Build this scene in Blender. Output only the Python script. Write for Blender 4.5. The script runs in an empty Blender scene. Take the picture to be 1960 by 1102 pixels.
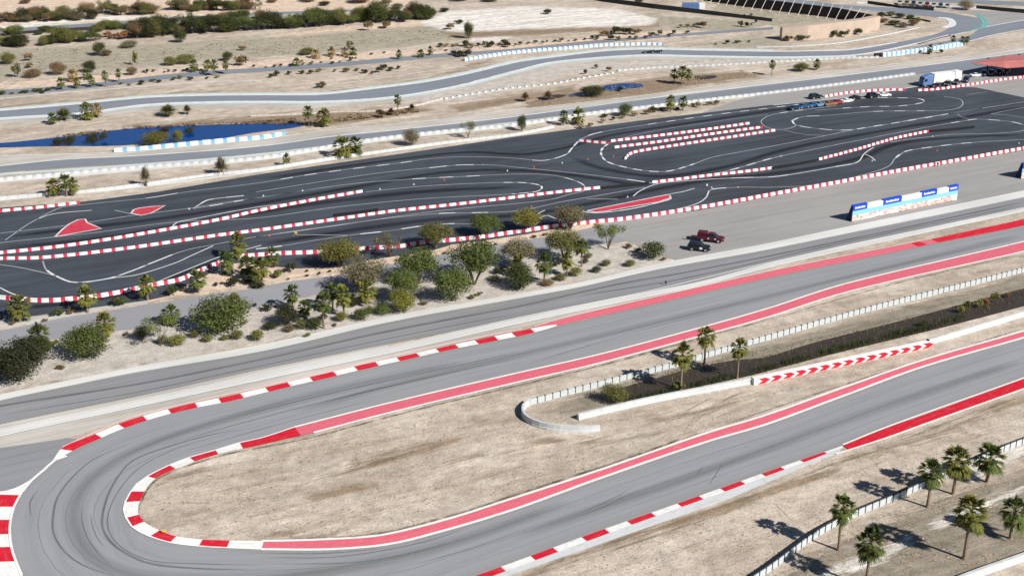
import bpy, bmesh, math, random
import numpy as np
from mathutils import Vector, Matrix, noise
from mathutils.geometry import tessellate_polygon

# ------------------------------------------------------------------ camera, world, sun
SC = bpy.context.scene
F, YH, HC = 2500.0, -480.0, 105.0            # focal length in photo pixels, horizon row, flying height (m)
PITCH = math.atan((551 - YH) / F)
CP, SP = math.cos(PITCH), math.sin(PITCH)
cam_d = bpy.data.cameras.new('camera')
cam = bpy.data.objects.new('camera', cam_d)
SC.collection.objects.link(cam)
cam.location = (0, 0, HC)
cam.rotation_euler = (math.pi / 2 - PITCH, 0, 0)
cam_d.sensor_width = 36
cam_d.lens = 36 * F / 1960
cam_d.clip_start = 1
cam_d.clip_end = 30000
SC.camera = cam

SUN_EL = math.radians(37)
SHADOW_AZ = math.radians(142)                # ground direction the shadows fall towards (from +X)
sd = Vector((-math.cos(SHADOW_AZ) * math.cos(SUN_EL), -math.sin(SHADOW_AZ) * math.cos(SUN_EL), math.sin(SUN_EL)))
W = bpy.data.worlds.new('World')
SC.world = W
W.use_nodes = True
nt = W.node_tree
sky = nt.nodes.new('ShaderNodeTexSky')
sky.sky_type = 'NISHITA'
sky.sun_disc = False
sky.sun_elevation = SUN_EL
sky.sun_rotation = math.atan2(sd.x, sd.y)
sky.dust_density = 0.2
sky.air_density = 0.8
sky.ozone_density = 2.0
sky.altitude = 400
nt.links.new(sky.outputs[0], nt.nodes['Background'].inputs[0])
nt.nodes['Background'].inputs[1].default_value = 0.05
sl = bpy.data.lights.new('sun', 'SUN')
sl.energy = 5.0
sl.angle = math.radians(0.5)
sl.color = (1.0, 0.95, 0.87)
so = bpy.data.objects.new('sun', sl)
SC.collection.objects.link(so)
so.rotation_euler = sd.to_track_quat('Z', 'Y').to_euler()
SC.view_settings.view_transform = 'Standard'
SC.view_settings.look = 'None'
SC.view_settings.gamma = 1
SC.view_settings.exposure = 0.5

# ------------------------------------------------------------------ helpers
C = SC.collection

def at(x, y, z=0.0):
    """photo pixel -> point of the plane at height z"""
    u = (x - 980) / F
    v = (551 - y) / F
    t = (HC - z) / (SP - v * CP)
    return Vector((u * t, (CP + v * SP) * t, z))

def ppm(x, y):
    v = (551 - y) / F
    return F * (SP - v * CP) / HC

def hz(P, y):
    """height above ground of photo row y over ground point P"""
    v = (551 - y) / F
    return HC + P.y * (v * CP - SP) / (CP + v * SP)

def pts(L, z=0.0):
    return [at(x, y, z) for x, y in L]

def smooth(P, step=1.5):
    """Catmull-Rom through P, roughly even steps"""
    P = [Vector(p) for p in P]
    if len(P) < 3:
        n = max(1, int((P[1] - P[0]).length / step))
        return [P[0].lerp(P[1], i / n) for i in range(n + 1)]
    Q = [P[0] * 2 - P[1]] + P + [P[-1] * 2 - P[-2]]
    out = []
    for i in range(1, len(Q) - 2):
        a, b, c, d = Q[i - 1:i + 3]
        n = max(1, int((c - b).length / step))
        t0, t1, t2, t3 = 0.0, max((b - a).length, 1e-3) ** .5, 0, 0
        t2 = t1 + max((c - b).length, 1e-3) ** .5
        t3 = t2 + max((d - c).length, 1e-3) ** .5
        for k in range(n):
            t = t1 + (t2 - t1) * k / n
            A1 = a * ((t1 - t) / (t1 - t0)) + b * ((t - t0) / (t1 - t0))
            A2 = b * ((t2 - t) / (t2 - t1)) + c * ((t - t1) / (t2 - t1))
            A3 = c * ((t3 - t) / (t3 - t2)) + d * ((t - t2) / (t3 - t2))
            B1 = A1 * ((t2 - t) / (t2 - t0)) + A2 * ((t - t0) / (t2 - t0))
            B2 = A2 * ((t3 - t) / (t3 - t1)) + A3 * ((t - t1) / (t3 - t1))
            out.append(B1 * ((t2 - t) / (t2 - t1)) + B2 * ((t - t1) / (t2 - t1)))
    out.append(P[-1])
    return out

def arclen(P):
    s = [0.0]
    for a, b in zip(P, P[1:]):
        s.append(s[-1] + (b - a).length)
    return s

def walk(P, s, d):
    """point and direction at distance d along P"""
    i = min(max(int(np.searchsorted(s, d)) - 1, 0), len(P) - 2)
    seg = max(s[i + 1] - s[i], 1e-6)
    return P[i].lerp(P[i + 1], (d - s[i]) / seg), (P[i + 1] - P[i]).normalized()

def normals(P):
    out = []
    for i in range(len(P)):
        t = (P[min(i + 1, len(P) - 1)] - P[max(i - 1, 0)])
        t.z = 0
        t.normalize()
        out.append(Vector((-t.y, t.x, 0)))
    return out

def link(name, me, parent=None):
    o = bpy.data.objects.new(name, me)
    C.objects.link(o)
    if parent:
        o.parent = parent
    return o

def tag(o, label=None, cat=None, group=None, kind=None):
    if label: o['label'] = label
    if cat: o['category'] = cat
    if group: o['group'] = group
    if kind: o['kind'] = kind
    return o

def thing(name, label, cat, loc=(0, 0, 0), rz=0.0, group=None):
    o = bpy.data.objects.new(name, None)
    C.objects.link(o)
    o.empty_display_size = .5
    o.location = loc
    o.rotation_euler = (0, 0, rz)
    return tag(o, label, cat, group)

def mesh(name, V, Fc, mats, mi=None, uv=None, flat=True):
    me = bpy.data.meshes.new(name)
    me.from_pydata([tuple(v) for v in V], [], Fc)
    for m in (mats if isinstance(mats, (list, tuple)) else [mats]):
        me.materials.append(m)
    if mi: me.polygons.foreach_set('material_index', mi)
    if uv:
        l = me.uv_layers.new(name='UVMap')
        idx = np.zeros(len(me.loops), dtype=np.int32)
        me.loops.foreach_get('vertex_index', idx)
        l.data.foreach_set('uv', np.array(uv, dtype=np.float32)[idx].ravel())
    me.update()
    return me

class MB:
    """collects solids into one mesh"""
    def __init__(s):
        s.V, s.F, s.M = [], [], []
    def add(s, V, Fc, m=0):
        o = len(s.V)
        s.V += [Vector(v) for v in V]
        s.F += [tuple(i + o for i in f) for f in Fc]
        s.M += [m] * len(Fc)
    def box(s, x0, x1, y0, y1, z0, z1, m=0, taper=0.0, M=None):
        t = taper
        V = [(x0, y0, z0), (x1, y0, z0), (x1, y1, z0), (x0, y1, z0),
             (x0 + t, y0 + t, z1), (x1 - t, y0 + t, z1), (x1 - t, y1 - t, z1), (x0 + t, y1 - t, z1)]
        if M is not None: V = [M @ Vector(v) for v in V]
        s.add(V, [(3, 2, 1, 0), (4, 5, 6, 7), (0, 1, 5, 4), (1, 2, 6, 5), (2, 3, 7, 6), (3, 0, 4, 7)], m)
    def tube(s, P, R, n=6, m=0):
        P = [Vector(p) for p in P]
        rings = []
        for i, p in enumerate(P):
            t = (P[min(i + 1, len(P) - 1)] - P[max(i - 1, 0)]).normalized()
            a = t.orthogonal().normalized()
            b = t.cross(a)
            rings.append([p + (a * math.cos(k * 2 * math.pi / n) + b * math.sin(k * 2 * math.pi / n)) * R[i] for k in range(n)])
        V = [v for r in rings for v in r]
        Fc = []
        for i in range(len(P) - 1):
            for k in range(n):
                Fc.append((i * n + k, i * n + (k + 1) % n, (i + 1) * n + (k + 1) % n, (i + 1) * n + k))
        Fc += [tuple(range(n - 1, -1, -1)), tuple((len(P) - 1) * n + k for k in range(n))]
        s.add(V, Fc, m)
    def loft(s, secs, m=0):
        n = len(secs[0])
        V = [v for r in secs for v in r]
        Fc = []
        for i in range(len(secs) - 1):
            for k in range(n):
                Fc.append((i * n + k, i * n + (k + 1) % n, (i + 1) * n + (k + 1) % n, (i + 1) * n + k))
        Fc += [tuple(range(n - 1, -1, -1)), tuple((len(secs) - 1) * n + k for k in range(n))]
        s.add(V, Fc, m)
    def me(s, name, mats):
        return mesh(name, s.V, s.F, mats, s.M)
    def build(s, name, mats, parent=None):
        return link(name, s.me(name, mats), parent)

# ------------------------------------------------------------------ materials
def mat(name):
    m = bpy.data.materials.new(name)
    m.use_nodes = True
    n = m.node_tree
    b = n.nodes['Principled BSDF']
    b.inputs['Roughness'].default_value = .85
    b.inputs['Specular IOR Level'].default_value = .25
    return m, n, b

def nd(n, t, **k):
    x = n.nodes.new(t)
    for a, v in k.items():
        setattr(x, a, v)
    return x

def noise_node(n, src, scale=(1, 1, 1), rot=0.0, detail=4, rough=.6, s=1.0, dist=0.0):
    mp = nd(n, 'ShaderNodeMapping')
    mp2 = nd(n, 'ShaderNodeMapping')
    mp.inputs['Rotation'].default_value = (0, 0, rot)
    mp2.inputs['Scale'].default_value = scale
    n.links.new(src, mp.inputs[0])
    n.links.new(mp.outputs[0], mp2.inputs[0])
    x = nd(n, 'ShaderNodeTexNoise')
    x.inputs['Scale'].default_value = s
    x.inputs['Detail'].default_value = detail
    x.inputs['Roughness'].default_value = rough
    x.inputs['Distortion'].default_value = dist
    n.links.new(mp2.outputs[0], x.inputs['Vector'])
    return x.outputs['Fac']

def remap(n, f, a, b, c=0.0, d=1.0):
    x = nd(n, 'ShaderNodeMapRange')
    n.links.new(f, x.inputs[0])
    for i, v in enumerate((a, b, c, d)):
        x.inputs[i + 1].default_value = v
    return x.outputs[0]

def math_n(n, op, a, b):
    x = nd(n, 'ShaderNodeMath', operation=op)
    for i, v in enumerate((a, b)):
        if isinstance(v, (int, float)): x.inputs[i].default_value = v
        else: n.links.new(v, x.inputs[i])
    return x.outputs[0]

def mixc(n, f, a, b, mode='MIX'):
    x = nd(n, 'ShaderNodeMix', data_type='RGBA', blend_type=mode)
    for i, v in ((0, f), (6, a), (7, b)):
        if isinstance(v, (int, float)): x.inputs[i].default_value = v
        elif isinstance(v, tuple): x.inputs[i].default_value = (*v, 1)
        else: n.links.new(v, x.inputs[i])
    return x.outputs[2]

def sc(c, k):
    return tuple(min(1, v * k) for v in c)

P0, P1 = at(0, 800), at(1300, 540)
ROT = -math.atan2(P1.y - P0.y, P1.x - P0.x)       # the straights' common direction

def paint(name, c, var=.12, scale=.8, rough=.6):
    m, n, b = mat(name)
    tc = nd(n, 'ShaderNodeTexCoord')
    f = noise_node(n, tc.outputs['Object'], s=scale, detail=5)
    g = noise_node(n, tc.outputs['Object'], s=scale * 9, detail=2)
    k = remap(n, math_n(n, 'ADD', f, math_n(n, 'MULTIPLY', g, .5)), .45, 1.05)
    n.links.new(mixc(n, k, sc(c, 1 - var), sc(c, 1 + var)), b.inputs['Base Color'])
    b.inputs['Roughness'].default_value = rough
    return m

def asphalt(name, c, streak=.25, patch=.12, uv=False, rot=ROT, dark=0.0):
    m, n, b = mat(name)
    tc = nd(n, 'ShaderNodeTexCoord')
    s = tc.outputs['UV'] if uv else tc.outputs['Object']
    r = 0 if uv else rot
    a = noise_node(n, s, (1 / 45, .55, 1), r, detail=6, rough=.65)
    a2 = noise_node(n, s, (1 / 25, 2.2, 1), r, detail=3, rough=.6)
    p = noise_node(n, s, (1 / 28, 1 / 14, 1), r, detail=5)
    g = noise_node(n, s, (2.5, 2.5, 1), 0, detail=2)
    k = math_n(n, 'ADD', math_n(n, 'MULTIPLY', remap(n, a, .3, .7), streak), math_n(n, 'MULTIPLY', remap(n, p, .3, .7), patch))
    k = math_n(n, 'ADD', k, math_n(n, 'MULTIPLY', remap(n, a2, .3, .7), streak * .5))
    k = math_n(n, 'ADD', k, math_n(n, 'MULTIPLY', g, .16))
    k = math_n(n, 'ADD', k, 1 - (streak * 1.5 + patch + .16) * .5)
    col = mixc(n, 1.0, c, k, 'MULTIPLY')
    n.links.new(col, b.inputs['Base Color'])
    b.inputs['Roughness'].default_value = .8
    bp = nd(n, 'ShaderNodeBump')
    bp.inputs['Strength'].default_value = .15
    bp.inputs['Distance'].default_value = .05
    n.links.new(g, bp.inputs['Height'])
    n.links.new(bp.outputs[0], b.inputs['Normal'])
    return m

def wear(name, c, dens=.55, sx=1 / 12, sy=1.2, soft=.25, alpha=1.0):
    """paint, rubber or weeds that cover a strip only in patches; fades at the strip's own sides"""
    m, n, b = mat(name)
    tc = nd(n, 'ShaderNodeTexCoord')
    f = noise_node(n, tc.outputs['UV'], (sx, sy, 1), 0, detail=5, rough=.65)
    at_ = nd(n, 'ShaderNodeAttribute', attribute_name='side')
    k = remap(n, f, 1 - dens - soft, 1 - dens + soft)
    k = math_n(n, 'MULTIPLY', k, at_.outputs['Fac'])
    k = math_n(n, 'MULTIPLY', k, alpha)
    n.links.new(k, b.inputs['Alpha'])
    g = noise_node(n, tc.outputs['UV'], (1.2, 1.2, 1), 0, detail=4)
    n.links.new(mixc(n, g, sc(c, .6), sc(c, 1.4)), b.inputs['Base Color'])
    return m

M = {}
M['track'] = asphalt('track_asphalt', (.255, .262, .278), .16, .08, uv=True)
M['service'] = asphalt('service_asphalt', (.225, .23, .245), .22, .12)
M['apron'] = asphalt('apron_asphalt', (.285, .278, .272), .2, .14)
M['path'] = asphalt('path_asphalt', (.26, .262, .285), .12, .12)
M['kart'] = asphalt('kart_asphalt', (.049, .058, .073), .6, .5)
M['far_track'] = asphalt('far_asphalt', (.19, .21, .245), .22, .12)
M['concrete'] = asphalt('pale_concrete', (.56, .56, .545), .18, .22)
M['pale_dirt'] = asphalt('pale_dirt', (.44, .415, .38), .3, .45)
def worn(name, c, dust=(.40, .36, .31), rub=.35, rough=.6):
    """kerb paint: dusty, scuffed by tyres along the road, cracked by joints of the slabs"""
    m, n, b = mat(name)
    tc = nd(n, 'ShaderNodeTexCoord')
    s = tc.outputs['UV']
    f = noise_node(n, s, (.5, 1.4, 1), 0, detail=6, rough=.7)
    g = noise_node(n, s, (1 / 7, 2.5, 1), 0, detail=5, rough=.7)
    h = noise_node(n, s, (2.2, 2.2, 1), 0, detail=3, rough=.7)
    col = mixc(n, remap(n, h, .2, .8), sc(c, .85), sc(c, 1.12))
    col = mixc(n, math_n(n, 'MULTIPLY', remap(n, f, .50, .75), .55), col, dust)
    col = mixc(n, math_n(n, 'MULTIPLY', remap(n, g, .56, .74), rub), col, (.05, .05, .055))
    n.links.new(col, b.inputs['Base Color'])
    b.inputs['Roughness'].default_value = rough
    return m
M['white'] = paint('white_paint', (.70, .695, .68), .10, .6)
M['kerb_white'] = worn('kerb_white', (.76, .755, .74), rub=.4)
M['kerb_red'] = worn('kerb_red', (.56, .010, .028), (.42, .16, .14), .4)
M['kerb_pink'] = worn('kerb_pink', (.62, .125, .17), (.55, .27, .27), .3)
M['kerb_grey'] = worn('worn_white_paint', (.56, .58, .59))
M['line'] = paint('line_paint', (.62, .63, .64), .25, .5)
M['faint'] = paint('faint_line_paint', (.33, .345, .36), .25, .3)
M['red'] = paint('red_paint', (.64, .012, .03), .18, .4)
M['pink'] = paint('faded_red_paint', (.70, .17, .21), .16, .25)
M['pinkline'] = paint('pink_line_paint', (.78, .50, .49), .1, .5)
M['kartred'] = paint('kart_red', (.52, .02, .06), .2, .8)
M['island'] = paint('island_red', (.50, .045, .07), .25, .6)
M['teal'] = paint('teal_paint', (.10, .42, .38), .15, .6)
M['skyblue'] = paint('pale_blue_paint', (.42, .62, .76), .12, .6)
M['pale_teal'] = paint('pale_teal_paint', (.50, .57, .565), .14, .4)
M['blue'] = paint('blue_paint', (.02, .10, .42), .15, .6)
M['brightblue'] = paint('bright_blue', (.01, .06, .50), .1, .6)
M['midblue'] = paint('container_blue', (.10, .18, .36), .15, .6)
M['wall_conc'] = paint('barrier_concrete', (.48, .50, .51), .2, .7)
M['dark_metal'] = paint('dark_metal', (.03, .033, .038), .2, 1)
M['tyre'] = paint('black_rubber', (.012, .012, .014), .3, 2)
M['navy'] = paint('navy_panel', (.012, .018, .06), .2, 1)
M['tan_wall'] = paint('tan_block_wall', (.43, .345, .28), .14, .35)
M['dark_wall'] = paint('dark_wall', (.032, .028, .028), .2, .35)  # near-black: shade on the braced wall's inner face put into the colour
M['post'] = paint('pale_post', (.52, .46, .42), .1, 1)
M['canopy'] = paint('red_canvas', (.43, .15, .14), .16, .25)
M['trunk'] = paint('palm_trunk', (.20, .145, .10), .35, 2.5)
M['bark'] = paint('bark', (.10, .075, .05), .35, 3)
M['rock'] = paint('pale_rock', (.38, .33, .27), .25, 1.5)
M['yellow'] = paint('yellow_plastic', (.62, .50, .03), .1, 2)
M['orange'] = paint('orange_plastic', (.60, .10, .05), .1, 2)
M['cone_white'] = paint('white_plastic', (.5, .5, .49), .1, 2)
M['rubber_mark'] = wear('tyre_rubber', (.095, .098, .105), .58, 1 / 10, 1.0, .3, .8)
M['rubber_soft'] = wear('soft_tyre_rubber', (.15, .152, .16), .5, 1 / 35, .7, .4, .6)
M['kart_rubber'] = wear('kart_rubber', (.006, .007, .009), .62, 1 / 40, .6, .4, .85)
M['kart_dust'] = wear('kart_dust', (.075, .08, .09), .5, 1 / 50, .5, .35, .6)
M['seam'] = wear('paving_seam', (.12, .122, .128), .6, 1 / 25, .1, .3, .55)
M['edge_dust'] = wear('edge_dust', (.40, .37, .33), .5, 1 / 9, .8, .3, .6)
M['weeds'] = wear('weeds', (.07, .07, .035), .5, .35, .9, .12, .95)
M['dirt_streak'] = wear('dirt_streak', (.17, .115, .07), .42, .12, .9, .16, .9)
M['pale_streak'] = wear('pale_streak', (.58, .53, .47), .5, .1, .5, .25, .85)

def water_mat(name, c, rough):
    m, n, b = mat(name)
    tc = nd(n, 'ShaderNodeTexCoord')
    f = noise_node(n, tc.outputs['Object'], (.1, .3, 1), 0, detail=4)
    n.links.new(mixc(n, f, sc(c, .7), sc(c, 1.3)), b.inputs['Base Color'])
    b.inputs['Roughness'].default_value = rough
    b.inputs['Specular IOR Level'].default_value = .5
    g = noise_node(n, tc.outputs['Object'], (1.2, 2.2, 1), 0, detail=3)
    bp = nd(n, 'ShaderNodeBump')
    bp.inputs['Strength'].default_value = .12
    bp.inputs['Distance'].default_value = .1
    n.links.new(g, bp.inputs['Height'])
    n.links.new(bp.outputs[0], b.inputs['Normal'])
    return m
M['pond'] = water_mat('pond_water', (.001, .038, .175), .12)
M['ditch'] = water_mat('ditch_water', (.042, .031, .024), .5)

def foliage(name, c, var=.34, trans=.25):
    m, n, b = mat(name)
    g = nd(n, 'ShaderNodeNewGeometry')
    oi = nd(n, 'ShaderNodeObjectInfo')
    warm = (min(1, c[0] * 1.22), c[1] * 1.1, c[2] * .9)
    a = mixc(n, g.outputs['Random Per Island'], sc(c, 1 - var), sc(warm, 1 + var))
    k = remap(n, oi.outputs['Random'], 0, 1, .8, 1.2)
    a = mixc(n, 1.0, a, k, 'MULTIPLY')
    n.links.new(a, b.inputs['Base Color'])
    t = nd(n, 'ShaderNodeBsdfTranslucent')
    n.links.new(a, t.inputs[0])
    mx = nd(n, 'ShaderNodeMixShader')
    mx.inputs[0].default_value = trans
    n.links.new(b.outputs[0], mx.inputs[1])
    n.links.new(t.outputs[0], mx.inputs[2])
    n.links.new(mx.outputs[0], n.nodes['Material Output'].inputs[0])
    return m
FOL = dict(green=(.095, .128, .038), deep=(.055, .075, .026), dark=(.038, .045, .02), olive=(.13, .14, .048), yellow=(.15, .148, .042),
           brown=(.17, .125, .075), grey=(.155, .145, .095), palm=(.075, .105, .028), palmgold=(.125, .14, .032), dry=(.27, .20, .085),
           straw=(.30, .265, .18), red=(.20, .10, .05), lime=(.15, .16, .035))
for k_, c_ in FOL.items():
    M['f_' + k_] = foliage('foliage_' + k_, c_)

def ground_mat():
    m, n, b = mat('desert_sand')
    tc = nd(n, 'ShaderNodeTexCoord')
    s = tc.outputs['Object']
    A = lambda nm: nd(n, 'ShaderNodeAttribute', attribute_name=nm).outputs['Fac']
    big = noise_node(n, s, (1 / 30, 1 / 18, 1), ROT, detail=6, rough=.62)
    st = noise_node(n, s, (1 / 20, .45, 1), ROT, detail=6, rough=.7, dist=.5)
    mid = noise_node(n, s, (.35, .35, 1), 0, detail=6, rough=.7)
    fine = noise_node(n, s, (2.6, 2.6, 1), 0, detail=3, rough=.7)
    sand = mixc(n, remap(n, big, .35, .65), (.355, .30, .243), (.52, .452, .375))
    pt = noise_node(n, s, (1 / 16, 1 / 7, 1), ROT, detail=7, rough=.68, dist=.6)
    sand = mixc(n, math_n(n, 'MULTIPLY', remap(n, pt, .52, .66), .6), sand, (.60, .54, .475))
    sand = mixc(n, math_n(n, 'MULTIPLY', remap(n, pt, .46, .34), .55), sand, (.295, .24, .185))
    sand = mixc(n, math_n(n, 'MULTIPLY', remap(n, st, .50, .68), .65), sand, (.27, .208, .158))
    st2 = noise_node(n, s, (1 / 9, .9, 1), ROT + .06, detail=6, rough=.75, dist=1.0)
    sand = mixc(n, math_n(n, 'MULTIPLY', remap(n, st2, .56, .74), .6), sand, (.60, .54, .475))
    def lay(col, attr, c, c2, nz, lo=.32, hi=.68):
        w = remap(n, math_n(n, 'ADD', A(attr), math_n(n, 'MULTIPLY', math_n(n, 'SUBTRACT', nz, .5), 2.2)), lo, hi)
        w = math_n(n, 'MULTIPLY', w, remap(n, A(attr), 0, .12))
        return mixc(n, w, col, mixc(n, remap(n, st, .3, .7), c, c2))
    col = lay(sand, 'pink', (.50, .385, .295), (.64, .51, .41), mid)
    col = lay(col, 'gravel', (.40, .365, .325), (.50, .46, .42), mid)
    col = lay(col, 'olive', (.25, .225, .165), (.40, .36, .29), st)
    col = lay(col, 'mud', (.175, .150, .115), (.315, .275, .22), st2)
    col = lay(col, 'white', (.40, .36, .31), (.86, .84, .80), st2)
    col = lay(col, 'brown', (.17, .125, .085), (.31, .235, .165), st)
    col = mixc(n, 1.0, col, remap(n, mid, .25, .75, .68, 1.3), 'MULTIPLY')
    col = mixc(n, 1.0, col, remap(n, fine, .25, .75, .72, 1.26), 'MULTIPLY')
    spk = noise_node(n, s, (1.1, 1.1, 1), .4, detail=2, rough=.8)
    col = mixc(n, math_n(n, 'MULTIPLY', remap(n, spk, .66, .74), .55), col, (.12, .095, .06))
    n.links.new(col, b.inputs['Base Color'])
    b.inputs['Roughness'].default_value = .95
    bp = nd(n, 'ShaderNodeBump')
    bp.inputs['Strength'].default_value = .6
    bp.inputs['Distance'].default_value = .35
    h = math_n(n, 'ADD', mid, math_n(n, 'MULTIPLY', fine, .35))
    h = math_n(n, 'ADD', h, math_n(n, 'MULTIPLY', st, .7))
    n.links.new(h, bp.inputs['Height'])
    n.links.new(bp.outputs[0], b.inputs['Normal'])
    return m
M['ground'] = ground_mat()

# ------------------------------------------------------------------ ground sheet with its zones of soil
ZONES = {
 'olive': [[(-600, 160), (-600, 98), (100, 92), (320, 84), (600, 66), (860, 46), (900, 72), (760, 92), (600, 104), (400, 116), (200, 136), (0, 150)],
           [(1100, 20), (1480, 44), (1420, 62), (1290, 58), (1250, 40), (1180, 30)], [(1290, 88), (1500, 66), (1500, 82), (1420, 92)],
           [(1380, 2), (1640, 42), (1490, 52), (1360, 24)]],
 'mud': [[(1040, 790), (1110, 752), (1300, 700), (1560, 634), (1960, 524), (2300, 430), (2300, 480), (1960, 560), (1600, 650), (1300, 735), (1200, 765), (1110, 795)],
           [(1440, 1140), (1600, 1040), (1750, 975), (1960, 900), (2300, 800), (2300, 1000), (1960, 1060), (1830, 1120)]],
 'pink': [[(-600, 60), (-600, -100), (300, -60), (700, -60), (820, 20), (480, 30), (0, 52)], [(0, 160), (300, 135), (600, 108), (860, 92), (860, 102), (600, 120), (300, 148), (0, 172)],
          [(880, 96), (1200, 64), (1480, 48), (1480, 56), (1240, 76), (1000, 96), (900, 106)],
          [(500, 68), (840, 36), (880, 40), (600, 74)], [(0, 600), (300, 562), (420, 500), (620, 505), (860, 465), (1130, 428), (1290, 498), (1100, 445), (900, 478), (600, 530), (440, 552), (200, 590), (0, 630)]],
 'gravel': [[(-100, 770), (-100, 660), (100, 640), (300, 600), (560, 570), (900, 500), (1100, 462), (1210, 468), (1290, 500), (1180, 525), (900, 585), (500, 655), (200, 715)],
            [(700, 180), (900, 135), (1000, 120), (1500, 112), (1500, 120), (1100, 140), (900, 190), (760, 200)]],
 'white': [[(800, 44), (860, 22), (1000, 12), (1180, 18), (1260, 36), (1240, 50), (1000, 56), (880, 66)], [(900, 70), (990, 66), (960, 80), (900, 80)],
           [(1560, 1102), (1650, 1066), (1740, 1030), (1740, 1038), (1640, 1090)], [(1780, 1000), (1960, 930), (1960, 940), (1800, 1006)], [(1840, 905), (1960, 850), (1960, 868), (1860, 915)],
           [(480, 30), (180, 40), (0, 58), (0, 50), (180, 32)]],
 'brown': [[(840, 62), (1000, 58), (1240, 50), (1260, 44), (1270, 50), (1200, 58), (1000, 68), (880, 74)],
           [(470, 224), (640, 212), (800, 205), (840, 212), (640, 240), (540, 244)], [(240, 240), (480, 224), (560, 226), (560, 238), (360, 240), (260, 244)],
           [(1000, 192), (1180, 158), (1420, 136), (1460, 146), (1240, 180), (1010, 208)], [(860, 205), (1100, 165), (1100, 180), (880, 215)],
           [(-600, 75), (0, 68), (250, 56), (250, 48), (0, 58), (-600, 62)]],
}
STREAKS = [([(560, 932), (640, 910), (720, 888), (800, 862), (872, 843)], 7), ([(680, 885), (760, 862), (815, 850)], 9), ([(600, 948), (660, 936), (720, 930)], 11), ([(850, 885), (920, 868)], 6),
           ([(980, 1110), (1240, 1020), (1480, 940), (1700, 862), (1960, 765)], 9), ([(1240, 800), (1330, 790), (1400, 770)], 12), ([(520, 1018), (560, 1026), (640, 1024)], 6),
           ([(300, 930), (330, 915), (420, 885)], 5), ([(1040, 845), (1180, 845), (1260, 830)], 8), ([(1470, 720), (1560, 705), (1700, 670)], 6), ([(0, 205), (200, 190), (420, 174)], 5),
           ([(1620, 880), (1700, 860)], 9), ([(940, 115), (860, 140), (760, 165), (640, 176)], 5)]

def build_ground():
    xs = np.arange(-700, 2661, 8.0)
    ys = np.concatenate([np.arange(-330, -20, 10.0), np.arange(-20, 300, 3.0), np.arange(300, 1460, 5.0)])
    X, Y = np.meshgrid(xs, ys)
    u = (X - 980) / F
    v = (551 - Y) / F
    t = HC / (SP - v * CP)
    V = np.stack([u * t, (CP + v * SP) * t, np.zeros_like(t)], -1).reshape(-1, 3)
    nx, ny = len(xs), len(ys)
    i = np.arange(nx * ny).reshape(ny, nx)
    Q = np.stack([i[1:, :-1], i[1:, 1:], i[:-1, 1:], i[:-1, :-1]], -1).reshape(-1, 4)
    me = bpy.data.meshes.new('desert_ground')
    me.from_pydata(V.tolist(), [], Q.tolist())
    px, py = X.ravel(), Y.ravel()
    def seg_d(a, b):
        ax, ay, bx, by = *a, *b
        dx, dy = bx - ax, by - ay
        k = np.clip(((px - ax) * dx + (py - ay) * dy) / (dx * dx + dy * dy + 1e-9), 0, 1)
        return np.hypot((px - ax - k * dx) * .6, py - ay - k * dy)
    for nm, polys in ZONES.items():
        w = np.zeros(len(px))
        for P in polys:
            inside = np.zeros(len(px), bool)
            d = np.full(len(px), 1e9)
            for a, b in zip(P, P[1:] + P[:1]):
                d = np.minimum(d, seg_d(a, b))
                c = ((a[1] > py) != (b[1] > py)) & (px < (b[0] - a[0]) * (py - a[1]) / (b[1] - a[1] + 1e-9) + a[0])
                inside ^= c
            soft = np.interp(py, [0, 300, 900], [4, 9, 16])
            w = np.maximum(w, np.clip(.5 + np.where(inside, d, -d) / soft * .5, 0, 1))
        if nm == 'brown':
            for P, r in STREAKS:
                d = np.full(len(px), 1e9)
                for a, b in zip(P, P[1:]):
                    d = np.minimum(d, seg_d(a, b))
                w = np.maximum(w, np.clip(.62 - d / (r * 3.2), 0, .6))
        at_ = me.attributes.new(nm, 'FLOAT', 'POINT')
        at_.data.foreach_set('value', w.astype(np.float32))
    me.materials.append(M['ground'])
    me.update()
    tag(link('desert_ground', me), kind='structure')
    R = 14000
    m2 = paint('outer_desert', (.40, .345, .28), .2, .004, .95)
    tag(link('outer_desert', mesh('outer_desert', [(-R, -R, -.6), (R, -R, -.6), (R, R, -.6), (-R, R, -.6)], [(0, 1, 2, 3)], m2)), kind='structure')
build_ground()

# ------------------------------------------------------------------ flat surfaces
def sheet(name, L, z, m, kind='structure', sm=True, step=2.0):
    P = smooth(pts(L + [L[0]]), step)[:-1] if sm else pts(L)
    P = [Vector((p.x, p.y, z)) for p in P]
    T = tessellate_polygon([P])
    o = link(name, mesh(name, P, [tuple(t) for t in T], m))
    me = o.data
    if me.polygons and me.polygons[0].normal.z < 0:
        me.flip_normals()
    return tag(o, kind=kind)

def nearest_on(p, Q):
    best, bd = None, 1e18
    for a, b in zip(Q, Q[1:]):
        d = b - a
        k = max(0, min(1, (p - a).dot(d) / max(d.length_squared, 1e-9)))
        q = a + d * k
        dd = (q - p).length_squared
        if dd < bd: best, bd = q, dd
    return best

def pair(A, B, step=1.5, mode='near'):
    PA, PB = smooth(pts(A), step), smooth(pts(B), step)
    if mode == 'near':
        return PA, [nearest_on(p, PB) for p in PA]
    sa, sb = arclen(PA), arclen(PB)
    return PA, [walk(PB, sb, s / sa[-1] * sb[-1])[0] for s in sa]

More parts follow.
